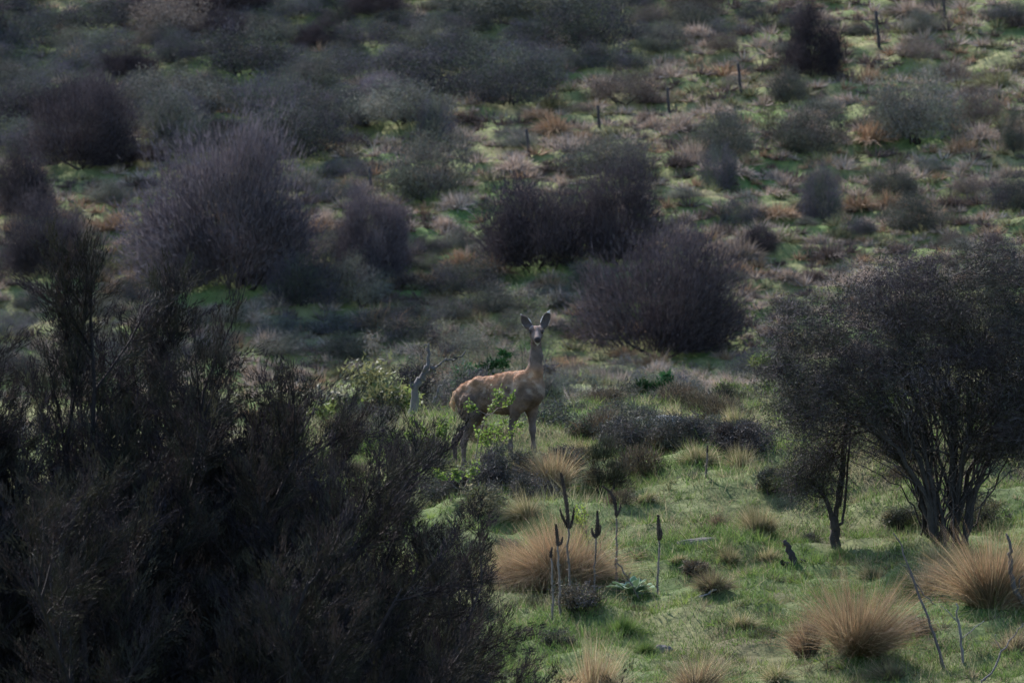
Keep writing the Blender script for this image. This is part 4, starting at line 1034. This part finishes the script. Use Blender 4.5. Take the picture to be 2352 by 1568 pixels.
BIG = [  # centre px, centre row, width, height, kind, label
    (535, 505, 400, 340, 'purple0', 'largest purple-grey feathery shrub on the hillside above the dark plumes'),
    (850, 545, 180, 220, 'purple1', 'upright purple-grey shrub between the largest one and the green slope'),
    (1235, 525, 285, 195, 'dark0', 'dark rounded shrub with an open gap beneath, its left half'),
    (1425, 505, 235, 205, 'dark1', 'dark rounded shrub with an open gap beneath, its right half'),
    (1515, 690, 400, 270, 'dark2', 'big brown brushy shrub right of the deer\'s head'),
    (990, 385, 205, 160, 'green0', 'grey-green shrub between the first and second fence posts'),
    (1003, 275, 75, 105, 'violet1', 'narrow upright shrub above the fence line'),
    (1165, 180, 205, 125, 'violet0', 'wide dark shrub at the lower edge of the thicket'),
    (1868, 108, 150, 150, 'dark1', 'very dark rounded shrub between the fifth and sixth fence posts'),
    (1808, 195, 100, 85, 'green1', 'greenish shrub just below the very dark rounded one'),
    (2110, 240, 205, 185, 'green2', 'tree-like grey-green shrub with a short trunk and cast shadow'),
    (1865, 300, 170, 120, 'green0', 'broad grey-green shrub left of the orange tussock'),
    (1668, 305, 150, 120, 'green1', 'grey-green shrub below the fifth fence post'),
    (1650, 385, 90, 110, 'violet1', 'narrow grey shrub hanging below the grey-green one'),
    (1885, 440, 100, 140, 'violet1', 'tall narrow grey shrub on the open slope'),
    (2052, 415, 110, 80, 'green2', 'rounded green shrub below the tree-like one'),
    (2122, 50, 90, 60, 'green1', 'round green shrub left of the topmost fence post'),
    (1400, 355, 210, 110, 'green2', 'wide pale grey shrub above the dark pair'),
    (1430, 205, 170, 75, 'brown0', 'low brown mound-shaped shrub left of the fourth fence post'),
    (2240, 245, 130, 75, 'brown1', 'low brown shrub beside the tree-like one'),
    (2335, 300, 70, 110, 'green0', 'green shrub at the right edge of the hillside'),
    (395, 270, 150, 135, 'green1', 'green tree-like shrub on the left of the slope'),
    (185, 295, 255, 190, 'dark2', 'large dark shrub on the left of the hillside'),
    (665, 305, 240, 130, 'violet2', 'wide grey-violet shrub above the largest purple-grey one'),
    (50, 430, 160, 150, 'dark0', 'dark shrub at the left edge above the plumes'),
    (95, 565, 200, 160, 'dark1', 'dark shrub behind the plumes near the left edge'),
    (1745, 560, 105, 65, 'dark2', 'small dark shrub left of the large thorny tree'),
    (1695, 490, 95, 65, 'violet0', 'small dark mound above the small dark shrub'),
    (2110, 490, 150, 90, 'green1', 'grey-green mound above the large thorny tree'),
    (2330, 440, 110, 90, 'violet2', 'grey mound at the right edge above the large tree'),
    (705, 640, 150, 130, 'violet1', 'grey-violet shrub below the largest purple-grey one'),
    (820, 650, 140, 110, 'green0', 'grey shrub under the upright purple-grey shrub'),
]
placed = []         # (x, d, radius) of everything on the hill, to keep scatter apart
for k, (cx, cy, w, hh, key, lab) in enumerate(BIG):
    x, d, z = ground_at(cx, cy+hh*.46, 284)
    bs = (.86, 1.12) if key[0] in 'pd' else (.95, 1.0)
    hill_shrub(key, x, d, w*K*d*.5*bs[0], hh*K*d*bs[1], lab, 'named shrubs on the hillside', k*2.1)
    placed.append((x, d, w*K*d*.45))
    if k in (0, 4, 8, 10, 21, 22): marks.append((cx, cy, {0: 'the largest purple-grey shrub', 4: 'the big brown brushy shrub', 8: 'the very dark rounded shrub', 10: 'the tree-like shrub', 21: 'the green tree-like shrub', 22: 'the large dark shrub'}[k]))

DIRS = ['right of', 'above and right of', 'above', 'above and left of', 'left of', 'below and left of', 'below', 'below and right of']
class Namer:
    """words a label from the nearest landmark, the direction from it and the rank of nearness"""
    def __init__(s, fmt): s.items = []; s.fmt = fmt
    def add(s, o, px, row, adj):
        m = min(marks, key=lambda q: math.hypot(q[0]-px, q[1]-row)); dx, dy = px-m[0], m[1]-row
        s.items.append((m[2], DIRS[int(round(math.atan2(dy, dx)/(math.pi/4))) % 8], math.hypot(dx, dy), o, adj))
    def done(s):
        cnt = {}
        for mk, di, dist, o, adj in sorted(s.items, key=lambda q: q[2]):
            n = cnt[(mk, di)] = cnt.get((mk, di), 0)+1
            rank = 'nearest' if n == 1 else (ORD[n-1] if n <= 20 else '%dth' % n)+' nearest'
            o['label'] = s.fmt % (adj, rank, di, mk)

def thick_line(px): return np.interp(px, [0, 250, 560, 800, 900, 1050, 1500, 1600, 1700], [370, 380, 360, 330, 300, 225, 150, 60, -60])
r = np.random.default_rng(47)
namer = Namer('%s shrub, %s %s %s')
cand = []
for _ in range(9000):
    d = r.uniform(286, 333); x = r.uniform(-1, 1)*(K*1176*d+1.5); cand.append((x, d))
cz = h(np.array([c[0] for c in cand]), np.array([c[1] for c in cand]))
nsh = 0
for (x, d), z in zip(cand, cz):
    px, row = pix(x, d, z)
    if row < -70: continue
    if row < thick_line(px):
        w = r.uniform(.6, 1.75); hg = w*r.uniform(.75, 1.2); gap = .78; key = r.choice(['violet0', 'violet1', 'violet2', 'violet0', 'dark1', 'green0', 'green1', 'purple2', 'brown2', 'violet2'])
    elif px < 1500 and row > 560:
        w = r.uniform(.45, 1.1); hg = w*r.uniform(.8, 1.2); gap = .95; key = r.choice(['green0', 'green1', 'green2', 'violet0', 'violet2'])
        if r.random() < .35: continue
    else:
        if r.random() < .955: continue
        w = r.uniform(.3, .85)*(1 if r.random() < .8 else 1.4); hg = w*r.uniform(.7, 1.15); gap = 1.4; key = r.choice(['green0', 'green1', 'green2', 'brown0', 'brown1', 'violet0', 'brown2', 'violet1'])
    if any((x-a)**2+(d-b)**2 < (gap*(w*.9+c))**2 for a, b, c in placed): continue
    if any(abs(px-b[0]) < w/(K*d)+14 and row-hg/(K*d) < b[1]+6 and row > b[1]-25 for a, b in POSTS): continue
    placed.append((x, d, w)); nsh += 1
    o = hill_shrub(key, x, d, w, hg, 'x', 'scrub covering the hillside', r.uniform(0, 6.28))
    adj = ('large ' if w > 1.2 else 'small ' if w < .6 else '')+{'v': 'grey-violet', 'd': 'dark', 'g': 'grey-green', 'p': 'purple-grey', 'b': 'brown'}[key[0]]
    namer.add(o, px, row-hg/(K*d)*.5, adj)
    if nsh >= 262: break
namer.done()

hm = marks; marks = NMARK; nn = Namer('low %s scrub clump, %s %s %s')
for q in near_names: nn.add(*q)
nn.done(); marks = hm
# scrub on the dip between the crest and the hill
r = np.random.default_rng(59); nb = Namer('%s bush in the dip, %s %s %s'); bench = []
marks_dip = [(960, 860, 'the bleached dead tree'), (1235, 760, 'the deer\'s head'), (1500, 850, 'the vivid green bushes'), (200, 760, 'the tallest plumes'), (560, 760, 'the leaning plumes')]
hillmarks = marks; marks = marks_dip
for _ in range(3000):
    d = r.uniform(126, 283); x = r.uniform(-1, 1)*(K*1176*d+.8); px, row = pix(x, d, hs(x, d))
    w = r.uniform(.35, .95)*(.7 if d < 190 else 1.0); hg = w*r.uniform(.7, 1.1)
    if 930 < px < 1480 and d < 190: w *= .5; hg *= .5
    if 900 < px < 1060 and d < 160: continue
    if px > 1480 and d < 200 and r.random() < .5: continue
    if any((x-a)**2+((d-b)*.55)**2 < (1.25*(w+c))**2 for a, b, c in bench): continue
    bench.append((x, d, w)); key = r.choice(['green0', 'green1', 'green2', 'violet0', 'violet2', 'brown1', 'violet1'])
    o = hill_shrub(key, x, d, w, hg, 'x', 'scrub in the dip behind the deer', r.uniform(0, 6.28)); o.name = 'dip_bush'; o['category'] = 'bush'
    nb.add(o, px, row-hg/(K*d)*.5, ('small ' if w < .5 else '')+{'v': 'grey-violet', 'g': 'grey-green', 'b': 'brown'}[key[0]])
    if len(bench) >= 200: break
nb.done(); marks = hillmarks

# tussocks of the hill
TANP = [(.35, .27, .215), (.42, .33, .27), (.28, .22, .18), (.36, .27, .20)]
ORP = [(.31, .20, .125), (.35, .24, .155), (.26, .17, .105)]
OLP = [(.17, .165, .085), (.21, .19, .11), (.14, .13, .07)]
BRP = [(.115, .085, .075), (.15, .112, .095), (.09, .070, .060)]
FT = {}
for key, pal in (('tan', TANP), ('orange', ORP), ('olive', OLP), ('brown', BRP)):
    FT[key] = []
    for i in range(3):
        me = tussock_mesh('hill_tussock_%s' % key, 950+i+len(key)*7, 560, .26, .46, .022, pal, 2, .45, 1.5); me.materials.append(M_tfar); FT[key].append(me)
tn = Namer('%s tussock, %s %s %s')
spots = []
for (px, row, key, sc) in [(1058, 612, 'orange', 1.5), (1132, 625, 'orange', 1.7), (1002, 648, 'orange', 1.5), (1265, 660, 'orange', 1.3), (1282, 300, 'orange', 1.6), (2005, 322, 'orange', 2.1), (1428, 820, 'orange', 1.2), (1462, 838, 'tan', 1.5), (1590, 870, 'tan', 1.6), (1670, 890, 'tan', 1.2), (1130, 765, 'tan', 1.5), (1080, 780, 'tan', 1.3), (1240, 270, 'orange', 1.0), (1330, 320, 'orange', 1.1), (850, 386, 'brown', 1.2), (800, 430, 'orange', 1.1), (1975, 480, 'orange', 1.7), (2040, 480, 'orange', 1.5), (1290, 395, 'brown', 1.2), (870, 470, 'tan', 1.3)]:
    x, d, z = ground_at(px, row, 262); spots.append((x, d, z, key, sc))
r = np.random.default_rng(53)
cx = r.uniform(-1, 1, 22000); cd = np.where(r.random(22000) < .22, r.uniform(150, 284, 22000), r.uniform(284, 334, 22000)); cx = cx*(K*1176*cd+1.2); cz = h(cx, cd)
cell = {}
def near_ok(x, d, g):
    i, j = int(x//1.2), int(d//1.2)
    for a in (-1, 0, 1):
        for b in (-1, 0, 1):
            for (u, v, w) in cell.get((i+a, j+b), ()):
                if (u-x)**2+(v-d)**2 < (g*(w+.25))**2: return False
    return True
PA = np.array(placed)
for x, d, z in zip(cx, cd, cz):
    px, row = pix(x, d, z)
    if row < -50 or row > 1010: continue
    if row < thick_line(px) and r.random() < .8: continue
    if ((PA[:, 0]-x)**2+(PA[:, 1]-d)**2 < (PA[:, 2]*.75)**2).any(): continue
    cl = fbm(np.array([x*.22]), np.array([d*.22]), 131, 2)[0]
    if r.random() > .82+1.2*cl: continue
    sc = r.uniform(.6, 1.35)*(1 if r.random() < .85 else 1.45)
    if not near_ok(x, d, .5*sc+.28): continue
    cell.setdefault((int(x//1.2), int(d//1.2)), []).append((x, d, .3*sc))
    u = r.random(); spots.append((x, d, z, 'tan' if u < .42 else 'orange' if u < .56 else 'olive' if u < .74 else 'brown', sc))
order = sorted(range(len(spots)), key=lambda i: (i >= 20, -spots[i][4]/spots[i][1]))
solo = []; rest = []
for i in order:
    x, d, z, key, sc = spots[i]; px, row = pix(x, d, z)
    (solo if len(solo) < 285 and 0 < px < 2352 and -5 < row < 900 else rest).append(spots[i])
for x, d, z, key, sc in solo:
    o = bpy.data.objects.new('hill_tussock', FT[key][r.integers(0, 3)]); COL.objects.link(o)
    o.location = (x, d, z); o.rotation_euler = (0, 0, r.uniform(0, 6.28)); o.scale = (sc, sc, sc*r.uniform(.85, 1.15))
    tag(o, 'x', 'tussock', 'tussocks on the far hillside')
    px, row = pix(x, d, z); tn.add(o, px, row, ('big ' if sc > 1.15 else '')+key)
tn.done()
g = Geo()
PALS = {'tan': TANP, 'orange': ORP, 'olive': OLP, 'brown': BRP}
for x, d, z, key, sc in rest:
    n = 60; a = r.uniform(0, 6.28, n); q = np.sqrt(r.random(n)); an = q*1.2+r.normal(size=n)*.12
    P = np.stack([x+np.cos(a)*q*.16*sc, d+np.sin(a)*q*.16*sc, np.full(n, z-.03)], -1)
    D = np.stack([np.cos(a)*np.sin(an), np.sin(a)*np.sin(an), np.cos(an)], -1)
    B = np.stack([np.cos(a)*.3, np.sin(a)*.3, -np.ones(n)], -1)*(.3*np.sin(np.abs(an)))[:, None]
    p = np.array(PALS[key]); g.add(*strips(P, D, .44*sc*r.uniform(.75, 1.1, n), np.full(n, .052*sc**.5), B, 1, p[r.integers(0, len(p), n)]*r.uniform(.7, 1.3, (n, 1)), r))
o = mobj('tussock_field', g.mesh('tussock_field', False), M_tfar); tag(o, 'small tussocks and tufts dotted over the whole far hillside', 'tussocks', kind='stuff')
print('hill shrubs', nsh, 'tussocks', len(solo), len(rest))

# ------------------------------------------------------------------ grass
def grass_field(name, label, x0, x1, y0, y1, n, L, Wd, seed, widen=False, lean=.35, dry=.3, tufts=0, bright=1.0):
    r = np.random.default_rng(seed)
    y = y0+(y1-y0)*r.random(n); x = x0+(x1-x0)*r.random(n)
    if widen: x = r.uniform(-1, 1, n)*(K*1176*y+1.2)
    pn = fbm(x*1.1, y*1.1, seed+1, 3); keep = r.random(n) < .75+.9*pn; x, y, pn = x[keep], y[keep], pn[keep]; n = len(x)
    z = h(x, y)
    ln = L*r.uniform(.5, 1.3, n)*(1+1.5*np.clip(pn, -.5, .8))
    D = nrm(np.stack([r.normal(size=n)*lean, r.normal(size=n)*lean, np.ones(n)], -1))
    B = np.stack([r.normal(size=n)*.3, r.normal(size=n)*.3, -.25*r.random(n)], -1)
    base = ground_colour(x, y)
    tn_ = fbm(x*.6, y*.5, seed+7, 3)
    green = np.array([.078, .142, .034]); lime = np.array([.118, .18, .046]); straw = np.array([.29, .25, .155]); deep = np.array([.060, .095, .034])
    u = r.random((n, 1)); c = np.where(u < .45, green, np.where(u < .75, lime, deep))
    isdry = r.random(n) < np.clip(dry+1.3*tn_, .03, .92); c = np.where(isdry[:, None], straw*r.uniform(.6, 1.15, (n, 1)), c)
    c = (c*.75+base*.25)*r.uniform(.75, 1.25, (n, 1))*bright
    if tufts:
        k = r.integers(0, n, tufts); m = 34; tx = np.repeat(x[k], m); ty = np.repeat(y[k], m); a = r.uniform(0, 6.28, tufts*m); q = np.sqrt(r.random(tufts*m))
        rr = np.repeat(r.uniform(.03, .09, tufts), m); x2 = tx+np.cos(a)*q*rr; y2 = ty+np.sin(a)*q*rr
        an = q*.8; D2 = np.stack([np.cos(a)*np.sin(an), np.sin(a)*np.sin(an), np.cos(an)], -1)+r.normal(size=(tufts*m, 3))*.15
        B2 = np.stack([np.cos(a)*.3, np.sin(a)*.3, -.5*np.ones(len(a))], -1)*q[:, None]
        cols = np.array([(.11, .17, .035), (.16, .21, .05), (.08, .13, .03), (.24, .20, .12), (.13, .13, .06), (.085, .07, .045)])[r.integers(0, 6, tufts)]
        c2 = np.repeat(cols*r.uniform(.7, 1.2, (tufts, 1)), m, 0)*r.uniform(.8, 1.2, (tufts*m, 1))
        l2 = np.repeat(r.uniform(.09, .22, tufts), m)*r.uniform(.6, 1.1, tufts*m)
        gt = strips(np.stack([x2, y2, h(x2, y2)-.015], -1), D2, l2, np.full(len(a), .008), B2, 1, c2, r)
    g = Geo()
    if tufts: g.add(*gt)
    g.add(*strips(np.stack([x, y, z-.01], -1), D, ln, Wd*r.uniform(.6, 1.4, n), B, 1, c, r))
    o = mobj(name, g.mesh(name, False), M_grass); tag(o, label, 'grass', kind='stuff')
grass_field('pasture_grass', 'short green and straw grass over the near slope', -2.6, 7.6, 95.5, 121, 290000, .098, .0088, 1001, dry=.28, tufts=5200)
grass_field('long_grass', 'longer seeding grass standing over the near slope', -2.4, 7.6, 96, 121, 26000, .20, .006, 1002, lean=.3, dry=.55)
grass_field('rough_grass', 'rough grass in the dip behind the deer', 0, 1, 121, 284, 110000, .24, .03, 1003, True, .5, .5)
grass_field('hill_grass', 'pasture grass between the scrub of the far hillside', 0, 1, 283, 333, 130000, .10, .030, 1004, True, .6, .06, 0, 1.25)
